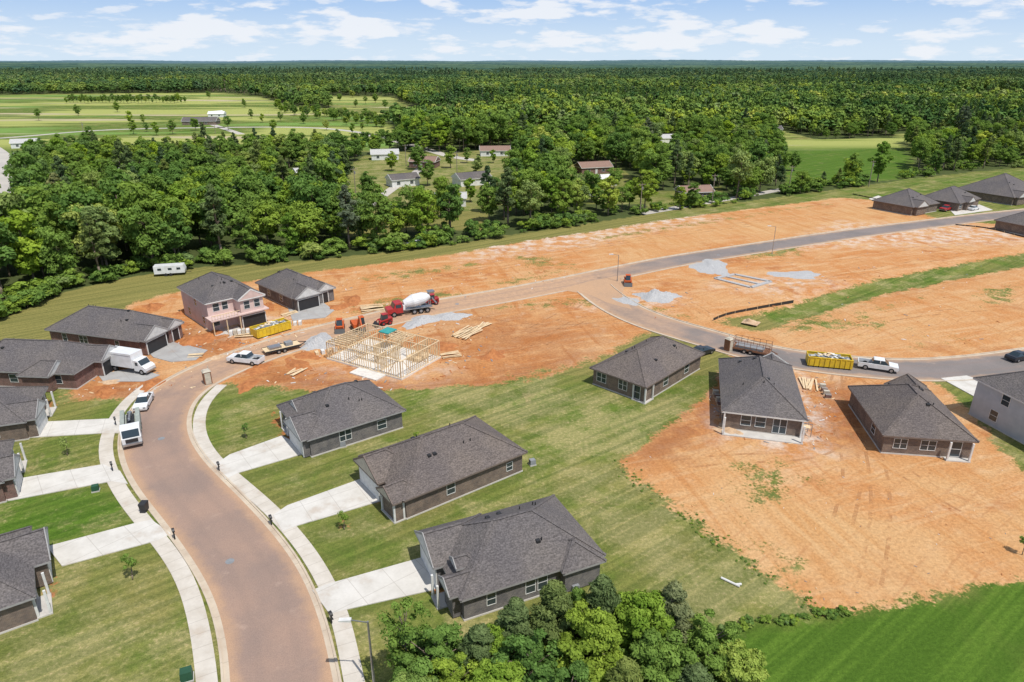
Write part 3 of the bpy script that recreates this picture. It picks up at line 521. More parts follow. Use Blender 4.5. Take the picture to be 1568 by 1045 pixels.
def mixer():
    mb=MB(); mb.box(-4.4,4,-.5,.5,.8,1.1,3)
    mb.prof([(1.6,.7),(3.2,.7),(4.6,.75),(4.65,1.6),(3.4,1.75),(3.1,2.6),(1.7,2.7)],-1.15,1.15,0); mb.box(1.9,3.0,-1.17,1.17,1.75,2.4,1); mb.prof([(3.42,1.78),(3.5,1.78),(3.2,2.5),(3.12,2.5)],-1,1,1)
    for s,e,r0,r1 in (((-4.0,0,3.0),(-2.6,0,2.75),.6,1.15),((-2.6,0,2.75),(-.6,0,2.4),1.15,1.25),((-.6,0,2.4),(1.2,0,2.05),1.25,.65)): mb.cyl(s,e,r0,r1,18,5)
    mb.box(1.1,1.5,-.8,.8,1.1,2.0,5); mb.beam((-4.,-.6,.9),(-3.9,-.5,3.6),.12,m=3); mb.beam((-4.,.6,.9),(-3.9,.5,3.6),.12,m=3); mb.fr((-4.7,-3.8,-.5,.5,3.6),(-5,-3.6,-.7,.7,4.0),3)
    mb.beam((-4.5,0,2.6),(-5.3,.4,1.4),.5,.12,3); mb.box(-3.8,1,-1.2,-.9,1.1,1.2,3); mb.box(-3.8,1,.9,1.2,1.1,1.2,3); wheels(mb,(-3.2,-1.9,-.6,3.4),1.2,.52,.4); return mb.obj('concrete_mixer_truck',[m_red]+VM[1:]+[m_vwhite],bevel=.03)
def excavator():
    mb=MB()
    for s in (-1,1): mb.prof([(-1.6,.15),(-1.3,0),(1.3,0),(1.6,.15),(1.6,.5),(1.3,.65),(-1.3,.65),(-1.6,.5)],s*.65-(0 if s>0 else .45),s*.65+(.45 if s>0 else 0),1)
    mb.box(-1.0,1.0,-.6,.6,.4,.8,1); mb.prof([(-1.7,.85),(1.1,.85),(1.1,1.5),(-1.2,1.7),(-1.7,1.5)],-1.05,1.05,0)
    mb.fr((-.2,1.2,.1,1.0,1.5),(0,1.0,.15,.95,2.6),2); mb.box(-.05,1.05,.1,1.0,2.6,2.7,0)
    mb.beam((.9,-.2,1.4),(2.6,-.2,3.4),.28,.4,0); mb.beam((2.6,-.2,3.4),(3.7,-.2,1.6),.24,.32,0); mb.beam((1.4,-.2,1.2),(2.3,-.2,2.7),.1,.1,3)
    mb.prof([(3.6,1.7),(4.1,1.3),(3.9,.7),(3.4,.6),(3.2,1.1)],-.6,.2,1); return mb.obj('excavator',[m_or,m_dark,m_glass,m_chrome],bevel=.02)
def skid(paint=None):
    mb=MB(); mb.prof([(-1.3,.4),(1.0,.4),(1.1,.9),(-.2,1.2),(-1.3,1.3)],-.6,.6,0); mb.fr((-.5,.8,-.5,.5,1.0),(-.4,.5,-.48,.48,2.0),2); mb.box(-.5,.6,-.55,.55,2.0,2.1,0)
    for s in (-.72,.72): mb.beam((-1.2,s,1.3),(1.2,s,.9),.14,.2,0); mb.beam((1.2,s,.9),(1.6,s,.3),.14,.2,0)
    mb.prof([(1.5,.0),(2.3,.0),(2.2,.1),(1.7,.7),(1.5,.7)],-.9,.9,1); wheels(mb,(-.7,.6),.85,.4,.28,1,0); return mb.obj('skid_steer_loader',[paint or m_or,m_dark,m_glass],bevel=.02)
def dumpster():
    mb=MB(); l,w,h=3.3,1.2,1.6
    for s in (-1,1): mb.box(-l,l,s*w-.04,s*w+.04,.2,h,0)
    mb.box(-l,-l+.08,-w+.04,w-.04,.2,h,0); mb.box(l-.08,l,-w+.04,w-.04,.2,h,0); mb.box(-l+.08,l-.08,-w+.04,w-.04,.2,.3,1)
    for x in np.arange(-3,3.1,.75):
        for s in (-1,1): mb.box(x-.05,x+.05,s*w+(.04 if s>0 else -.14),s*w+(.14 if s>0 else -.04),.2,h,0)
    for s in (-1,1): mb.box(-l,l,s*w-.09,s*w+.09,h,h+.12,0); mb.box(-l,l,s*.5-.1,s*.5+.1,0,.2,1)
    r=random.Random(3)
    for k in range(34):
        x,y=r.uniform(-2.6,2.6),r.uniform(-.7,.7); a_=r.uniform(0,3); mb.beam((x-math.cos(a_)*.6,y-math.sin(a_)*.4,1.3+r.random()*.5),(x+math.cos(a_)*.6,y+math.sin(a_)*.4,1.3+r.random()*.6),.35,.08,r.choice([2,3,3,4]))
    mb.box(-l+.1,l-.1,-w+.06,w-.06,.3,1.25,4)
    return mb.obj('roll_off_dumpster',[m_yel,m_dark,m_wood,m_white,m_grey])
def trailer(cage=False):
    mb=MB(); mb.box(-3,3,-1.1,1.1,.62,.72,1 if not cage else 0); mb.box(-3,3,-1.15,-1.1,.5,.8,0); mb.box(-3,3,1.1,1.15,.5,.8,0)
    mb.beam((3,-.9,.6),(4.2,0,.6),.1,m=0); mb.beam((3,.9,.6),(4.2,0,.6),.1,m=0); wheels(mb,(-.9,.1),1.3,.36,.2); 
    if cage:
        for x in np.arange(-3,3.1,1.):
            for s in (-1.1,1.1): mb.beam((x,s,.7),(x,s,2.2),.06,m=0)
        for z in (1.2,1.7,2.2):
            for s in (-1.1,1.1): mb.beam((-3,s,z),(3,s,z),.05,m=0)
            for x in (-3,3): mb.beam((x,-1.1,z),(x,1.1,z),.05,m=0)
        mb.box(-2.5,2,-.8,.8,.72,1.1,4)
    else: mb.box(-2.2,-.2,-.7,.7,.72,1.1,3); mb.box(.6,1.8,-.5,.6,.72,1.3,4)
    return mb.obj('cage_trailer' if cage else 'flatbed_trailer',[m_brown if cage else m_dark,m_wood,m_tyre,m_chrome,m_grey])
def put(o,a,b,z=.03):
    p=G(*a);q=G(*b); at(o,p,q); o.location.z=z; return o
put(sedan(m_vwhite),(221,621),(214,634)); put(utility_truck(),(204,668),(205,690)); put(box_truck(),(203,568),(235,573),.1)
put(pickup(m_vwhite),(377,556),(350,553)); put(trailer(),(432,537),(470,528)); put(mixer(),(628,480),(600,484))
put(excavator(),(549,506),(560,520)); put(skid(),(521,505),(520,515)); put(skid(m_red),(662,466),(640,468)); put(skid(m_red),(590,497),(575,500)); put(skid(m_yel),(345,487),(360,492)); put(dumpster(),(416,510),(440,503)); put(dumpster(),(1268,560),(1300,563))
put(trailer(True),(1150,540),(1170,544)); put(pickup(m_vwhite),(1343,566),(1370,570)); put(sedan(m_black),(1560,551),(1575,548)); put(skid(),(961,435),(963,445))
put(pickup(m_red),(1448,323),(1440,325)); put(sedan(m_vwhite),(1466,317),(1472,316)); put(sedan(m_black),(1074,543),(1090,538)); put(sedan(m_vwhite),(905,302),(915,303)); put(sedan(m_black),(700,302),(712,301)); put(sedan(m_vwhite),(28,262),(30,270)); put(pickup(m_vwhite),(640,378),(655,376)); put(sedan(m_vwhite),(1490,322),(1500,320)); put(sedan(m_grey),(20,286),(18,295)); put(sedan(m_vwhite),(600,320),(612,318))

# ------------------------------------------------------------ street furniture
def lamp(p,h,dx,k=1.):
    mb=MB(); mb.cyl((0,0,0),(0,0,h),.09*k,.065*k,8); mb.cyl((0,0,0),(0,0,.5),.16,.12,8); mb.beam((0,0,h-.1),(dx*1.4,0,h+.15),.07); mb.prof([(dx*1.2,h+.05),(dx*2.1,h+.1),(dx*2.1,h+.2),(dx*1.2,h+.25)],-.16,.16,1)
    at(mb.obj('street_lamp',[m_chrome,m_white]),p)
lamp(G(945,431),6.,-1); lamp(G(1182,389),7,-1); g=G(563,952,7); lamp(Vector((g.x,g.y,0)),7,-1,1.2)
m_pole=M('weathered_pole_wood',(.30,.25,.20),(.20,.16,.13),2)
def pole(px,py,h=10):
    mb=MB(); mb.cyl((0,0,-.2),(0,0,h),.17,.11,8); mb.beam((-1.2,0,h-.6),(1.2,0,h-.6),.12,.14)
    for x in (-1.1,0.05,1.1): mb.cyl((x,0,h-.53),(x,0,h-.3),.06,n=6,m=1)
    mb.cyl((.3,0,h-2.2),(.3,0,h-1.3),.22,n=10,m=1); at(mb.obj('power_pole',[m_pole,m_grey]),G(px,py),yaw=.4)
for q_ in [(1207,296),(1090,312),(980,329),(622,255),(545,300),(700,268),(330,205),(130,212),(1330,286)]: pole(*q_)
def mailbox(px,py):
    mb=MB(); mb.box(-.06,.06,-.06,.06,0,1.1,0); mb.prof([(-.28,1.0),(.28,1.0),(.28,1.18),(.15,1.3),(-.15,1.3),(-.28,1.18)],-.12,.12,0); mb.box(-.5,.1,-.05,.05,.8,.88,0); at(mb.obj('mailbox',[m_dark]),G(px,py),yaw=2.2)
for q_ in [(173,722),(336,722),(416,805),(508,955),(268,826),(178,652)]: mailbox(*q_)
def bin_(px,py):
    mb=MB(); mb.fr((-.3,.3,-.35,.35,.1),(-.36,.36,-.42,.42,1.05),0); mb.fr((-.38,.38,-.45,.45,1.05),(-.34,.34,-.35,.42,1.15),0); mb.cyl((-.3,-.38,.12),(.3,-.38,.12),.12,m=0); at(mb.obj('trash_bin',[m_dark]),G(px,py))
bin_(222,783)
def ubox(px,py,s=1,m=m_grn,name='utility_box'):
    mb=MB(); mb.box(-.5*s,.5*s,-.45*s,.45*s,0,.15,1); mb.fr((-.45*s,.45*s,-.4*s,.4*s,.15),(-.42*s,.42*s,-.36*s,.36*s,.95*s),0); at(mb.obj(name,[m,m_conc]),G(px,py),yaw=.4)
ubox(147,752,.8); ubox(287,1040); ubox(525,684,.8,m_grey,'air_conditioner'); ubox(815,712,.8,m_grey,'air_conditioner'); ubox(880,905,.8,m_grey,'air_conditioner')
def toilet(px,py,m):
    mb=MB(); mb.box(-.6,.6,-.6,.6,0,.12,1); mb.box(-.55,.55,-.55,.55,.12,2.1,0); mb.fr((-.6,.6,-.6,.6,2.1),(-.35,.35,-.35,.35,2.35),1); mb.box(-.4,.4,-.58,-.55,.2,1.95,1); mb.cyl((.4,.4,2.1),(.4,.4,2.7),.05,m=1); at(mb.obj('portable_toilet',[m,m_beige]),G(px,py),yaw=.6)
toilet(319,588,m_brown); toilet(1115,537,m_brown)
def silt(px):
    L_=cr([G(*p) for p in px],2.4); mb=MB()
    for a_,b_ in zip(L_[:-1],L_[1:]):
        mb.hexa([(a_[0],a_[1],-.7),(b_[0],b_[1],-.7),(b_[0]+.03,b_[1]+.03,-.7),(a_[0]+.03,a_[1]+.03,-.7)],[(a_[0],a_[1],.35),(b_[0],b_[1],.32),(b_[0]+.03,b_[1]+.03,.32),(a_[0]+.03,a_[1]+.03,.35)],0)
        mb.box(a_[0]-.06,a_[0],a_[1]-.06,a_[1],-.3,.5,1)
    mb.obj('silt_fence',[m_dark,m_wood],fix=False)
silt([(1305,298),(1350,308),(1395,326)]); silt([(1462,345),(1510,350),(1568,364)]); silt([(1092,490),(1112,482),(1160,472),(1215,462)])
def mound(name,px,py,rx,ry,h,mat,seed=0):
    n=26; r_=np.random.default_rng(seed); v=[];f=[]; bumps=[(r_.uniform(-.6,.6),r_.uniform(-.6,.6),r_.uniform(.2,.4),r_.uniform(.3,1)) for _ in range(8)]; ph=r_.uniform(0,6,3)
    for j in range(n+1):
        for i_ in range(n+1):
            x=i_/n*2-1;y=j/n*2-1; th=math.atan2(y,x); rr=math.hypot(x,y)*(1.06+.16*math.sin(3*th+ph[0])+.1*math.sin(5*th+ph[1])+.06*math.sin(9*th+ph[2])); hh=max(0,1-rr)**1.1*.5
            for bx_,by_,bs,bh in bumps: hh+=bh*.5*math.exp(-((x-bx_)**2+(y-by_)**2)/bs**2*2)
            hh*=max(0,1-rr**2.5); hh*=(1+r_.uniform(-.12,.12)); v.append((x*rx,y*ry,hh*h-.12 if rr>.93 else hh*h))
    for j in range(n):
        for i_ in range(n): a_=j*(n+1)+i_; f.append((a_,a_+1,a_+n+2,a_+n+1))
    me=bpy.data.meshes.new(name); me.from_pydata(v,[],f); me.materials.append(mat); me.update(); at(link(bpy.data.objects.new(name,me)),G(px,py),yaw=r_.uniform(0,3))
m_grav=M('gravel_grey',(.46,.45,.44),(.33,.33,.33),5,bs=.5,det=8); m_clay=M('clay_spoil',(.46,.185,.065),(.33,.12,.042),1.5,bs=.6,det=8); m_sand=M('tan_pile',(.56,.40,.26),(.45,.3,.18),2,bs=.5)
for i_,a_ in enumerate([(645,492,5,2.6,.9),(692,485,4,2.4,.9),(490,524,4.5,3.4,1.1),(1008,455,5,4,1.5),(1088,409,8,5,.5),(960,461,4,2.5,.3),(1218,421,7,3.5,.25)]): mound('gravel_pile',*a_,m_grav,i_)
for i_,a_ in enumerate([(285,478,2.5,2,1.),(300,522,4,3,.9),(350,528,3,2,.6),(755,545,3,2,.8),(230,590,3,2,.5),(455,560,4,2,.6),(575,515,3,2,.7),(395,565,3,2,.5),(380,590,3,1.5,.4),(520,470,3,2,.7),(270,500,3,2,.9),(325,512,2.5,2,.7),(410,470,3,1.6,.8),(540,460,4,2,.7),(160,600,3,1.5,.5),(680,530,3,2,.5),(470,545,3,1.6,.6),(235,470,3,2,.8)]): mound('clay_mound',*a_,m_clay,i_+20)
for a_ in [(1150,493,1.5,1.2,.5),(1118,660,2.5,1.5,.6),(330,548,2,1,.4),(170,585,2,1,.3)]: mound('sand_pile',*a_,m_sand,int(a_[0]))
P=[G(*p) for p in [(1095,427),(1125,421),(1180,432),(1150,441)]]; mb=MB()
for a_,b_ in zip(P,P[1:]+P[:1]): mb.beam(a_+Vector((0,0,.1)),b_+Vector((0,0,.1)),.9,.25)
mb.beam((P[0]+P[1])/2+Vector((0,0,.1)),(P[2]+P[3])/2+Vector((0,0,.1)),.7,.23); mb.obj('house_foundation_footing',[m_grav])
def lumber(px,py,n=10,s=1.,yw=.5):
    mb=MB(); r=random.Random(int(px))
    for k in range(n):
        y=r.uniform(-1.2,1.2)*s; a_=r.uniform(-.25,.25); mb.beam((-2*s*math.cos(a_),y-2*s*math.sin(a_),.08+k*.03),(2*s*math.cos(a_),y+2*s*math.sin(a_),.08+k*.03+.05),.25,.06)
    at(mb.obj('lumber_pile',[m_wood]),G(px,py),yaw=yw)
lumber(715,512,14,1.3,.9); lumber(610,515,10,1,-.6); lumber(530,524,9,1,.3); lumber(375,515,8,.8,.2); lumber(735,500,6,1,1.); lumber(1240,590,8,1,1.2); lumber(570,474,14,1.1,.3); lumber(445,482,6,.8,.8); lumber(300,545,5,.6,.2); lumber(690,545,8,.8,.4); lumber(455,570,6,.8,1.); lumber(355,500,8,.8,.7)
def pallets(px,py,n,mats,yw,s=.5,gap=.7,h=.9):
    mb=MB()
    for k in range(n):
        mb.box(-2.4+k*gap,-2.4+k*gap+.55,-s,s,.12,h+.1*(k%2),k%len(mats)); mb.box(-2.4+k*gap-.03,-2.4+k*gap+.58,-s-.03,s+.03,0,.12,len(mats))
    at(mb.obj('pallets_of_building_materials',mats+[m_wood]),G(px,py),yaw=yw)
pallets(374,512,7,[m_white,m_beige],.3); pallets(1262,600,4,[b_red,m_beige],1.4,.4,1.1,.6); pallets(395,495,5,[m_beige,m_white],.9); pallets(455,498,4,[m_white],.2,.5,.9,.7); pallets(1098,610,4,[b_red,m_beige],1.5,.4,1.1,.6); pallets(505,540,4,[m_wood,m_white],.5,.5,1.,.6)
A0=G(1102,640);B0=G(1236,662); mb=MB(); dd=(B0-A0); n_=8
for k in range(n_+1):
    p_=A0+dd*k/n_; q_=p_+Vector((-.1,-1.3,0)); 
    for s in (p_,q_): mb.beam(s,s+Vector((0,0,1.9)),.07,m=0)
    mb.beam(p_+Vector((0,0,1.)),q_+Vector((0,0,1.)),.06,m=0)
for z in (1.,1.85): mb.beam(A0+Vector((0,0,z)),B0+Vector((0,0,z)),.06,m=0); mb.beam(A0+Vector((-.1,-1.3,z)),B0+Vector((-.1,-1.3,z)),.06,m=0)
mb.beam(A0+Vector((0,-.6,1.08)),B0+Vector((0,-.6,1.08)),.9,.06,1); mb.obj('scaffolding',[m_chrome,m_wood])
mb=MB(); mb.cyl((-.9,0,.12),(.9,0,.12),.11,n=8); mb.cyl((.5,0,.12),(.9,.4,.12),.11,n=8); at(mb.obj('plastic_pipe',[m_white]),G(1118,893),yaw=-.7)
r=random.Random(11); mb=MB()
def inside(px,py,poly): return bool(inpoly(np.array([px],float),np.array([py],float),poly)[0])
zones=[([(240,500),(400,490),(480,500),(420,540),(330,545)],150,.22),([(1080,600),(1110,570),(1260,575),(1290,600),(1270,690),(1110,670)],280,.14),([(480,520),(740,480),(760,560),(600,600),(400,590)],230,.2),([(960,710),(1100,640),(1560,720),(1560,880),(1260,925)],50,.05),([(500,420),(900,360),(900,430),(500,490)],110,.16),([(950,430),(1560,360),(1560,540),(1000,490)],90,.16),([(100,560),(300,520),(300,600),(120,610)],110,.16)]
for poly,n_,sm in zones:
    k=0
    while k<n_:
        x=r.uniform(min(p[0] for p in poly),max(p[0] for p in poly)); y=r.uniform(min(p[1] for p in poly),max(p[1] for p in poly))
        if not inside(x,y,poly): continue
        k+=1; g=G(x,y); s=r.uniform(.05,sm); a_=r.uniform(0,3.1); l=Vector((math.cos(a_),math.sin(a_),0))*s*r.uniform(.6,3)
        mb.beam(g-l+Vector((0,0,.02)),g+l+Vector((0,0,.06)),s,s*.5,r.choice([0,1,2,3,3]))
mb.obj('construction_debris',[m_wood,m_white,m_grey,m_clay],fix=False)

# ------------------------------------------------------------ trees
def leafmat(name,dark,light,far=False):
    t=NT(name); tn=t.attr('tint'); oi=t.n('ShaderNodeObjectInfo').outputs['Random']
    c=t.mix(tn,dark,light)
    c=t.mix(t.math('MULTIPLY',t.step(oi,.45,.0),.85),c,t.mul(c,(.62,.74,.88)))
    c=t.mix(t.math('MULTIPLY',t.step(oi,.60,1.),.8),c,t.mul(c,(1.55,1.34,.85)))
    r2=t.math('FRACT',t.math('MULTIPLY',oi,37.7)); c=t.mix(t.step(r2,.80,1.),c,t.mul(c,(1.45,1.20,1.9)))
    d=t.n('ShaderNodeBsdfDiffuse')
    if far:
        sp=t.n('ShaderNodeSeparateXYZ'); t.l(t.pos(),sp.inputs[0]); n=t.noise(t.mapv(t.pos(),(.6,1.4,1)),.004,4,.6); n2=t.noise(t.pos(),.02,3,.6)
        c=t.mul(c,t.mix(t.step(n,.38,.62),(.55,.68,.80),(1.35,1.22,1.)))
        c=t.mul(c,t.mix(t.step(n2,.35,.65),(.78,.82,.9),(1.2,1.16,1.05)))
        c=t.mix(t.math('MULTIPLY',t.step(sp.outputs[1],420,2600),.62),c,(.060,.110,.095))  # atmospheric haze painted into leaf colour, bluer with distance
        t.l(c,d.inputs[0]); t.l(d.outputs[0],t.out.inputs[0]); return t.m
    t.l(c,d.inputs[0]); tr=t.n('ShaderNodeBsdfTranslucent'); t.l(t.mul(c,(1.3,1.25,.6)),tr.inputs[0])
    m=t.n('ShaderNodeMixShader'); m.inputs[0].default_value=.28; t.l(d.outputs[0],m.inputs[1]); t.l(tr.outputs[0],m.inputs[2]); t.l(m.outputs[0],t.out.inputs[0]); return t.m
m_leaf=leafmat('broadleaf_foliage',(.085,.15,.03),(.26,.385,.08)); m_leaf2=leafmat('bright_foliage',(.11,.205,.022),(.32,.45,.07)); m_pine=leafmat('pine_foliage',(.07,.11,.042),(.20,.265,.10)); m_far=leafmat('distant_foliage_haze_tinted',(.08,.14,.034),(.24,.345,.08),True)
m_bark=M('bark',(.24,.18,.13),(.13,.11,.085),6)
def tree_mesh(name,seed,h=14.,cr_=4.6,nb=34,nl=130,ls=.42,leaf=m_leaf,kind='broad',low=.18,br_=(.24,.42)):
    R=np.random.default_rng(seed); mb=MB(); th=h*.03*.6
    top=h*(.9 if kind=='pine' else .7); lean=R.uniform(-.4,.4,2)
    pts=[Vector((lean[0]*k/4,lean[1]*k/4,top*k/4)) for k in range(5)]
    for k in range(4): mb.cyl(pts[k],pts[k+1],th*(1-.2*k),th*(.8-.2*k)+.02,6,0)
    C=[];Rad=[]
    for i in range(nb):
        if kind=='pine':
            f=(i+.5)/nb; z=h*(low+.1+(.93-low-.1)*f); rr=cr_*(1-f)**.65*(.5+.5*min(1,f*4)); a_=R.uniform(0,6.283); q_=R.uniform(.3,1)*rr
            C.append((math.cos(a_)*q_,math.sin(a_)*q_,z)); Rad.append(max(.4,cr_*R.uniform(.2,.34)*(1-.45*f)))
        else:
            d=R.normal(size=3); d/=np.linalg.norm(d); u=R.uniform(.35,1)**.6
            ub=1+.22*math.sin(3*math.atan2(d[1],d[0])+seed)*math.cos(2*d[2]+seed)
            cz=h*(1+low)/2; hz=h*(1-low)/2
            z=d[2]*u*.82*ub; sh=(1-.25*max(0,-z))
            C.append((d[0]*u*cr_*.78*sh*ub*R.uniform(.8,1.2),d[1]*u*cr_*.78*sh*ub*R.uniform(.8,1.2),cz+z*hz)); Rad.append(cr_*R.uniform(*br_))
    for c_,rd in list(zip(C,Rad))[::2]:
        c_=Vector(c_); z=min(max(c_.z-rd*1.2,h*.12),top*.95); s=pts[0].lerp(pts[4],z/top); 
        if (c_-s).length>.4: mb.cyl(s,c_,th*.3,.03,4,0)
    nv=len(mb.v); C=np.array(C);Rad=np.array(Rad)
    N=nb*nl; idx=np.repeat(np.arange(nb),nl); d=R.normal(size=(N,3)); d/=np.linalg.norm(d,axis=1)[:,None]; d[:,2]=np.where(d[:,2]<-.3,-d[:,2]*.8,d[:,2])
    rad=Rad[idx]*R.uniform(.5,1.2,N); P=C[idx]+d*rad[:,None]*np.array([1,1,.72])
    nrm=d+R.normal(size=(N,3))*.45+np.array([0,0,.3]); nrm/=np.linalg.norm(nrm,axis=1)[:,None]
    a_=np.cross(nrm,R.normal(size=(N,3))); a_/=np.linalg.norm(a_,axis=1)[:,None]; b_=np.cross(nrm,a_)
    s=ls*R.uniform(.5,1.25,N)[:,None]; w=.55 if kind!='pine' else .35
    V=np.stack([P-a_*s,P-b_*s*w+nrm*s*.1,P+a_*s,P+b_*s*w+nrm*s*.1],1).reshape(-1,3)
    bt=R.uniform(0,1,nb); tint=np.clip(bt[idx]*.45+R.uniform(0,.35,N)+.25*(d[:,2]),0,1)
    allv=np.concatenate([np.array(mb.v),V]); me=bpy.data.meshes.new(name)
    faces=list(mb.f); 
    loops=np.concatenate([np.concatenate([np.array(f) for f in faces]),np.arange(N*4)+nv]).astype(np.int32)
    ls_=np.concatenate([[len(f) for f in faces],np.full(N,4)]); st=np.concatenate([[0],np.cumsum(ls_)[:-1]]).astype(np.int32)
    me.vertices.add(len(allv)); me.vertices.foreach_set('co',allv.ravel()); me.loops.add(len(loops)); me.loops.foreach_set('vertex_index',loops)
    me.polygons.add(len(st)); me.polygons.foreach_set('loop_start',st); me.update(calc_edges=True)
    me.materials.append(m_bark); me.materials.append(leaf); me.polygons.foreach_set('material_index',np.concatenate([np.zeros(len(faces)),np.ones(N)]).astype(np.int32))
    at_=me.attributes.new('tint','FLOAT','POINT'); at_.data.foreach_set('value',np.concatenate([np.zeros(nv),np.repeat(tint,4)]).astype(np.float32)); me.update(); return me
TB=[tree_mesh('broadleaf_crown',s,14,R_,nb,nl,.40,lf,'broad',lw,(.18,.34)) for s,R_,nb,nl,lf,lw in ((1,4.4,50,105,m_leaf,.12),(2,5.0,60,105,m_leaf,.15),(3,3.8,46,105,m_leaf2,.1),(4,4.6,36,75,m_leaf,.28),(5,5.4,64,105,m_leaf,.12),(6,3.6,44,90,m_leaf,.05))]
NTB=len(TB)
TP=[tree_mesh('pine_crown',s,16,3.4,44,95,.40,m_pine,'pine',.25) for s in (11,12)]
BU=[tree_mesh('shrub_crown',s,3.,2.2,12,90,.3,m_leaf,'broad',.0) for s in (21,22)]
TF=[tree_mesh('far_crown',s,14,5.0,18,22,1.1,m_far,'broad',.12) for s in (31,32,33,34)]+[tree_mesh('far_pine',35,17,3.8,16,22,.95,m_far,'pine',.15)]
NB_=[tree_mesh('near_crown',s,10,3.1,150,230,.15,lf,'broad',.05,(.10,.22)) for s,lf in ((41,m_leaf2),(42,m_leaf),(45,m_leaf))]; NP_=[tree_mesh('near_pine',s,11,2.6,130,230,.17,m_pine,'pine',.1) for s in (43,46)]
NY=[tree_mesh('young_crown',44,3.2,.7,18,40,.10,m_leaf,'broad',.35)]; NW=[tree_mesh('wispy_crown',47,10,2.5,54,90,.14,m_leaf,'broad',.15,(.12,.26))]
def plant(me,name,x,y,s,sz=None,z=-.05):
    o=link(bpy.data.objects.new(name,me)); o.location=(x,y,z); o.rotation_euler=(0,0,rng.uniform(0,6.28)); o.scale=(s,s,sz or s); return o
for (px,py,h,k,me,nm) in [(616,908,10.5,.85,NW[0],'slender_tree'),(658,965,8,1,NB_[1],'broadleaf_tree'),(735,958,8,1.,NP_[0],'pine_tree'),(790,915,9.5,1,NP_[1],'pine_tree'),(850,888,11,1.05,NP_[0],'pine_tree'),(925,880,11,1,NP_[1],'pine_tree'),(985,902,10.5,.95,NB_[0],'broadleaf_tree'),(1035,890,10.5,.9,NP_[0],'pine_tree'),(905,935,10,1,NB_[2],'broadleaf_tree'),(1090,945,8.5,.9,NB_[1],'broadleaf_tree'),(1140,985,7.5,.8,NB_[0],'broadleaf_tree'),(700,1010,7,.9,NB_[1],'broadleaf_tree'),(820,975,9,1,NB_[1],'broadleaf_tree'),(1010,965,9,1,NB_[2],'broadleaf_tree'),(960,1010,9,1,NP_[1],'pine_tree'),(632,1030,7,.8,NB_[0],'broadleaf_tree'),(765,1015,8,.9,NB_[0],'broadleaf_tree'),(1070,1020,8,1,NP_[0],'pine_tree'),(870,1035,9,1,NB_[1],'broadleaf_tree'),(880,905,9.5,.7,NB_[1],'broadleaf_tree'),(760,955,8,.6,NB_[0],'broadleaf_tree')]:
    hh={'near_crown':10,'near_pine':11,'wispy_crown':10}[me.name.split('.')[0]]; g=G(px,py,h*.97); plant(me,nm,g.x,g.y,k,h/hh)
for (px,py) in [(527,812),(378,672),(103,698),(203,888),(640,690),(1565,850)]:
    g=G(px,py); plant(NY[0],'young_tree',g.x,g.y,rng.uniform(.75,1.))
def ok(x,y,m=0):
    a_,b_=proj(x,y); 
    if b_>np.interp(a_,bx,by)-m: return False
    if bool(houseclear(x,y)): return False
    return not any(inside(a_,b_,CL[k]) for k in CL)
mid=[];mids=[];midi=[]
cell=7.; yv=100.
cnt=0
while yv<470:
    hwid=.82*yv+50; xv=-hwid
    while xv<hwid:
        x=xv+rng.uniform(-3.4,3.4); y=yv+rng.uniform(-3.4,3.4); xv+=cell
        if not ok(x,y,rng.uniform(0,7)): continue
        if rng.random()<.07: continue
        a_,b_=proj(x,y); bl_=np.interp(a_,bx,by); s=rng.uniform(.68,1.26)*(1+.16*math.sin(x*.05)*math.cos(y*.04))
        if a_>1000: s*=.85
        if 1190<a_<1300: s*=.62
        if b_<300 and a_<620: s*=.72+.28*max(0,(b_-240)/60)
        if b_>225 and b_>bl_-45*(1 if a_<1150 else .5) and -250<a_<1800:
            isp=rng.random()<(.12 if a_<900 else .25); me=TP[rng.integers(2)] if isp else TB[rng.integers(NTB)]
            plant(me,'pine_tree' if isp else 'broadleaf_tree',x,y,s,s*rng.uniform(.85,1.2)); cnt+=1
        else:
            pin=.08+.4*max(0,math.sin(x*.013+1)*math.sin(y*.011)); mid.append((x,y,-.1)); mids.append((s,s,s*rng.uniform(.85,1.15))); midi.append(NTB+rng.integers(2) if rng.random()<pin else rng.integers(NTB))
    yv+=cell
for px in [(670,300),(655,285),(720,310),(640,260),(600,262),(690,258),(565,310),(610,330),(730,270),(560,225),(585,215),(350,200),(300,200),(200,190),(220,190),(470,170),(480,175),(560,185),(575,188),(140,220),(-20,270),(905,310),(880,302),(940,290),(1040,322),(1060,318),(375,165),(320,152),(500,200),(540,205),(420,205),(445,165),(1215,262),(590,170),(545,165),(560,160),(250,158),(680,226),(620,232),(650,235),(700,325),(675,335),(560,340),(590,350),(715,250),(755,250),(480,150),(520,155),(540,150),(575,158),(180,172),(120,178),(60,185),(385,182),(402,188),(430,186),(465,190),(485,182),(515,184),(530,192),(555,200),(265,206),(240,208),(225,202),(205,206),(430,292),(470,295),(155,298),(195,296)]:
    g=G(*px); s=rng.uniform(.45,.85); mid.append((g.x,g.y,-.1)); mids.append((s,s,s)); midi.append(rng.integers(NTB))
for k in range(34): g=G(102+k*5.5,158+rng.uniform(-1,1)); s=rng.uniform(.5,.8); mid.append((g.x,g.y,-.1)); mids.append((s,s,s)); midi.append(rng.integers(NTB))
for k in range(40): g=G(420+k*4.4+rng.uniform(-3,3),170+k*.6+rng.uniform(-4,4)); s=rng.uniform(.45,.8); mid.append((g.x,g.y,-.1)); mids.append((s,s,s)); midi.append(rng.integers(NTB))
un=[];uns=[];uni=[]
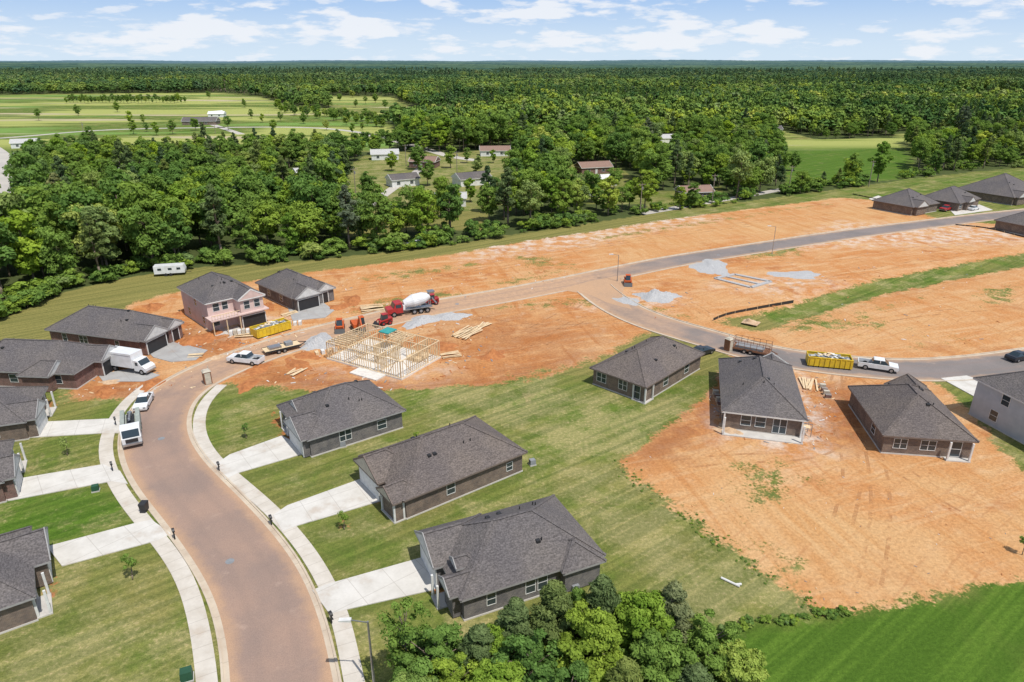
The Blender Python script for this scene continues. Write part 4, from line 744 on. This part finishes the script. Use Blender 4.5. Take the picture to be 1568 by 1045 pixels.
for k in range(620):
    a_=rng.uniform(-60,1600); cl_=math.sin(a_*.031)+math.sin(a_*.077+1)
    if rng.random()>.55+.35*cl_: continue
    g=G(a_,np.interp(a_,bx,by)-rng.uniform(-1,11)); s=rng.uniform(.2,1.3)**1.2; un.append(tuple(g)); uns.append((s*rng.uniform(.8,1.5),s*rng.uniform(.8,1.3),s)); uni.append(rng.integers(2))
for k in range(40): a_=rng.uniform(1110,1310); g=G(a_,np.interp(a_,[1110,1180,1275,1310],[962,953,940,935])+rng.uniform(-5,5)); s=rng.uniform(.05,.18); un.append(tuple(g)); uns.append((s*1.5,s*1.5,s)); uni.append(rng.integers(2))
for k in range(120):
    q_=cr([Vector((948,712,0)),Vector((1050,792,0)),Vector((1180,887,0)),Vector((1262,938,0))],20); q_=q_[rng.integers(len(q_))]; g=G(q_[0]+rng.uniform(-18,18),q_[1]+rng.uniform(-8,8)); s=rng.uniform(.02,.055); un.append(tuple(g)); uns.append((s*1.8,s*1.8,s)); uni.append(rng.integers(2))
def inst(name,P,S,I,meshes):
    col=bpy.data.collections.new(name+'_parts')
    for i_,m in enumerate(meshes): col.objects.link(bpy.data.objects.new('%s_part_%02d'%(name,i_),m))
    me=bpy.data.meshes.new(name); me.from_pydata([tuple(p) for p in P],[],[]); n=len(P)
    a1=me.attributes.new('scl','FLOAT_VECTOR','POINT'); a1.data.foreach_set('vector',np.array(S,np.float32).ravel())
    a2=me.attributes.new('rotz','FLOAT_VECTOR','POINT'); rz=np.zeros((n,3),np.float32); rz[:,2]=rng.uniform(0,6.28,n); a2.data.foreach_set('vector',rz.ravel())
    a3=me.attributes.new('idx','INT','POINT'); a3.data.foreach_set('value',np.array(I,np.int32))
    o=link(bpy.data.objects.new(name,me)); ng=bpy.data.node_groups.new(name,'GeometryNodeTree')
    ng.interface.new_socket('Geometry',in_out='INPUT',socket_type='NodeSocketGeometry'); ng.interface.new_socket('Geometry',in_out='OUTPUT',socket_type='NodeSocketGeometry')
    gi=ng.nodes.new('NodeGroupInput'); go=ng.nodes.new('NodeGroupOutput'); ip=ng.nodes.new('GeometryNodeInstanceOnPoints'); ci=ng.nodes.new('GeometryNodeCollectionInfo')
    ci.inputs['Collection'].default_value=col; ci.inputs['Separate Children'].default_value=True; ci.inputs['Reset Children'].default_value=True
    def na_(nm,ty):
        x=ng.nodes.new('GeometryNodeInputNamedAttribute'); x.data_type=ty; x.inputs[0].default_value=nm; return x.outputs[0]
    L_=ng.links.new; L_(gi.outputs[0],ip.inputs['Points']); L_(ci.outputs[0],ip.inputs['Instance']); ip.inputs['Pick Instance'].default_value=True
    L_(na_('idx','INT'),ip.inputs['Instance Index']); L_(na_('rotz','FLOAT_VECTOR'),ip.inputs['Rotation']); L_(na_('scl','FLOAT_VECTOR'),ip.inputs['Scale']); L_(ip.outputs[0],go.inputs[0])
    md=o.modifiers.new('scatter','NODES'); md.node_group=ng; return o
inst('woodland_trees',mid,mids,midi,TB+TP); inst('undergrowth',un,uns,uni,BU)
FP=[]
for y0,y1,cell in ((470,1000,9),(1000,1900,13),(1900,3300,20)):
    yy=np.arange(y0,y1,cell)
    for y in yy:
        hw_=.82*y+40; x=np.arange(-hw_,hw_,cell); x=x+rng.uniform(-.45,.45,len(x))*cell; yj=y+rng.uniform(-.45,.45,len(x))*cell
        a_,b_=proj(x,yj); okm=np.ones(len(x),bool)
        for k in CL: okm&=~inpoly(a_,b_,CL[k])
        okm&=gapf(x,yj)<GT; okm&=~houseclear(x,yj)
        x=x[okm];yj=yj[okm]; s=rng.uniform(.6,1.35,len(x))*(cell/8.5)**.65; sz=rng.uniform(.7,1.3,len(x))*(1+.22*np.sin(x*.01)*np.sin(yj*.012))*(cell/8.5)**.25
        FP.append(np.stack([x,yj,s,sz],1))
FP=np.concatenate(FP)
pn=(np.sin(FP[:,0]*.008+1)*np.sin(FP[:,1]*.009)>.15)&(rng.random(len(FP))<.6)
fi=np.where(pn,4,rng.integers(0,4,len(FP)))
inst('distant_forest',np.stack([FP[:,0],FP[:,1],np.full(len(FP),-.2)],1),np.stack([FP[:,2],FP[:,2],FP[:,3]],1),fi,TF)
ys=[2600.]
while ys[-1]<26000: ys.append(ys[-1]*1.012)
ths=np.linspace(-.95,.95,420)
Yg=np.array(ys)[:,None]; Xg=Yg*np.tan(ths)[None,:]; Yg=Yg+0*Xg
ramp=np.clip((Yg-3000)/9000,0,1)
Hc=9+6*rng.random(Xg.shape)+ramp*(16+34*(np.sin(Xg*.00045+1)*np.sin(Yg*.0007+.5)*.5+.5)+14*np.sin(Xg*.0013+Yg*.0004)+9*rng.random(Xg.shape)) 
me=bpy.data.meshes.new('distant_hills'); ny2,nx2=Xg.shape; me.vertices.add(nx2*ny2); me.vertices.foreach_set('co',np.stack([Xg,Yg,Hc],-1).ravel())
ii=np.arange(ny2-1)[:,None]*nx2+np.arange(nx2-1)[None,:]; q=np.stack([ii,ii+1,ii+nx2+1,ii+nx2],-1).reshape(-1,4)
me.loops.add(q.size); me.loops.foreach_set('vertex_index',q.ravel().astype(np.int32)); me.polygons.add(len(q)); me.polygons.foreach_set('loop_start',np.arange(0,q.size,4,dtype=np.int32)); me.update(calc_edges=True)
t=NT('distant_woodland_haze_tinted'); p=t.pos(); sp=t.n('ShaderNodeSeparateXYZ'); t.l(p,sp.inputs[0]); n=t.noise(t.mapv(p,(.002,.0012,.01)),1,5); n2=t.noise(t.mapv(p,(.02,.01,.1)),1,4)
c=t.mix(t.step(n,.35,.65),(.045,.09,.07),(.095,.145,.085)); c=t.mul(c,t.mix(t.step(n2,.3,.7),(.6,.65,.7),(1.2,1.2,1.15))); c=t.mix(t.step(sp.outputs[1],3500,15000),c,(.10,.165,.20))  # last mix paints aerial haze into the canopy colour towards the horizon
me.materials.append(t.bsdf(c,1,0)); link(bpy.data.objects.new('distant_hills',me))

# ------------------------------------------------------------ light
EL=math.radians(62)
SV=Vector((.45,-.55,0)).normalized()*math.cos(EL); SV.z=math.sin(EL)
sun=bpy.data.lights.new('sun','SUN'); sun.energy=4.3; sun.angle=math.radians(.53); sun.color=(1,.965,.91); so=link(bpy.data.objects.new('sun',sun)); so.rotation_euler=SV.to_track_quat('Z','Y').to_euler()
w=bpy.data.worlds.new('World'); sc.world=w; w.use_nodes=True; nt=w.node_tree; nt.nodes.clear()
def N(t_,**k):
    x=nt.nodes.new(t_)
    for a,b in k.items(): setattr(x,a,b)
    return x
LK=nt.links.new
sky=N('ShaderNodeTexSky',sky_type='NISHITA'); sky.sun_disc=False; sky.sun_elevation=EL; sky.sun_rotation=math.atan2(SV.x,SV.y)%(2*math.pi); sky.air_density=1.; sky.dust_density=.3; sky.ozone_density=2.
tc=N('ShaderNodeTexCoord'); sp=N('ShaderNodeSeparateXYZ'); LK(tc.outputs['Generated'],sp.inputs[0])
hz=N('ShaderNodeMapRange',interpolation_type='SMOOTHSTEP'); LK(sp.outputs[2],hz.inputs[0]); hz.inputs[1].default_value=.0; hz.inputs[2].default_value=.115
hc=N('ShaderNodeMix',data_type='RGBA'); LK(hz.outputs[0],hc.inputs[0]); hc.inputs[6].default_value=(6.0,7.2,8.4,1); hc.inputs[7].default_value=(2.8,4.7,7.9,1)
hf=N('ShaderNodeMapRange',interpolation_type='SMOOTHSTEP'); LK(sp.outputs[2],hf.inputs[0]); hf.inputs[1].default_value=.12; hf.inputs[2].default_value=.5; hf.inputs[3].default_value=1.; hf.inputs[4].default_value=0.
m0=N('ShaderNodeMix',data_type='RGBA'); LK(hf.outputs[0],m0.inputs[0]); LK(sky.outputs[0],m0.inputs[6]); LK(hc.outputs[2],m0.inputs[7])
def cloud(scale,loc,lo,hi):
    mp=N('ShaderNodeMapping'); mp.inputs['Scale'].default_value=scale; mp.inputs['Location'].default_value=loc; LK(tc.outputs['Generated'],mp.inputs[0])
    nz=N('ShaderNodeTexNoise'); nz.inputs['Scale'].default_value=1.; nz.inputs['Detail'].default_value=7; nz.inputs['Roughness'].default_value=.56; LK(mp.outputs[0],nz.inputs['Vector'])
    mr=N('ShaderNodeMapRange',interpolation_type='SMOOTHSTEP'); mr.inputs[1].default_value=lo; mr.inputs[2].default_value=hi; LK(nz.outputs['Fac'],mr.inputs[0]); return mr.outputs[0]
c1=cloud((9,9,38),(2.3,.4,.2),.515,.60); c2=cloud((17,17,75),(5.1,1.7,3.2),.53,.64)
ca=N('ShaderNodeMath',operation='MULTIPLY'); LK(c2,ca.inputs[0]); ca.inputs[1].default_value=.7
cm=N('ShaderNodeMath',operation='MAXIMUM'); LK(c1,cm.inputs[0]); LK(ca.outputs[0],cm.inputs[1])
mx=N('ShaderNodeMix',data_type='RGBA'); mm=N('ShaderNodeMath',operation='MULTIPLY'); LK(cm.outputs[0],mm.inputs[0]); mm.inputs[1].default_value=.88; LK(mm.outputs[0],mx.inputs[0]); LK(m0.outputs[2],mx.inputs[6]); mx.inputs[7].default_value=(8.0,8.25,8.7,1)
bg=N('ShaderNodeBackground'); bg.inputs[1].default_value=.11; LK(mx.outputs[2],bg.inputs[0]); ow=N('ShaderNodeOutputWorld'); LK(bg.outputs[0],ow.inputs[0])
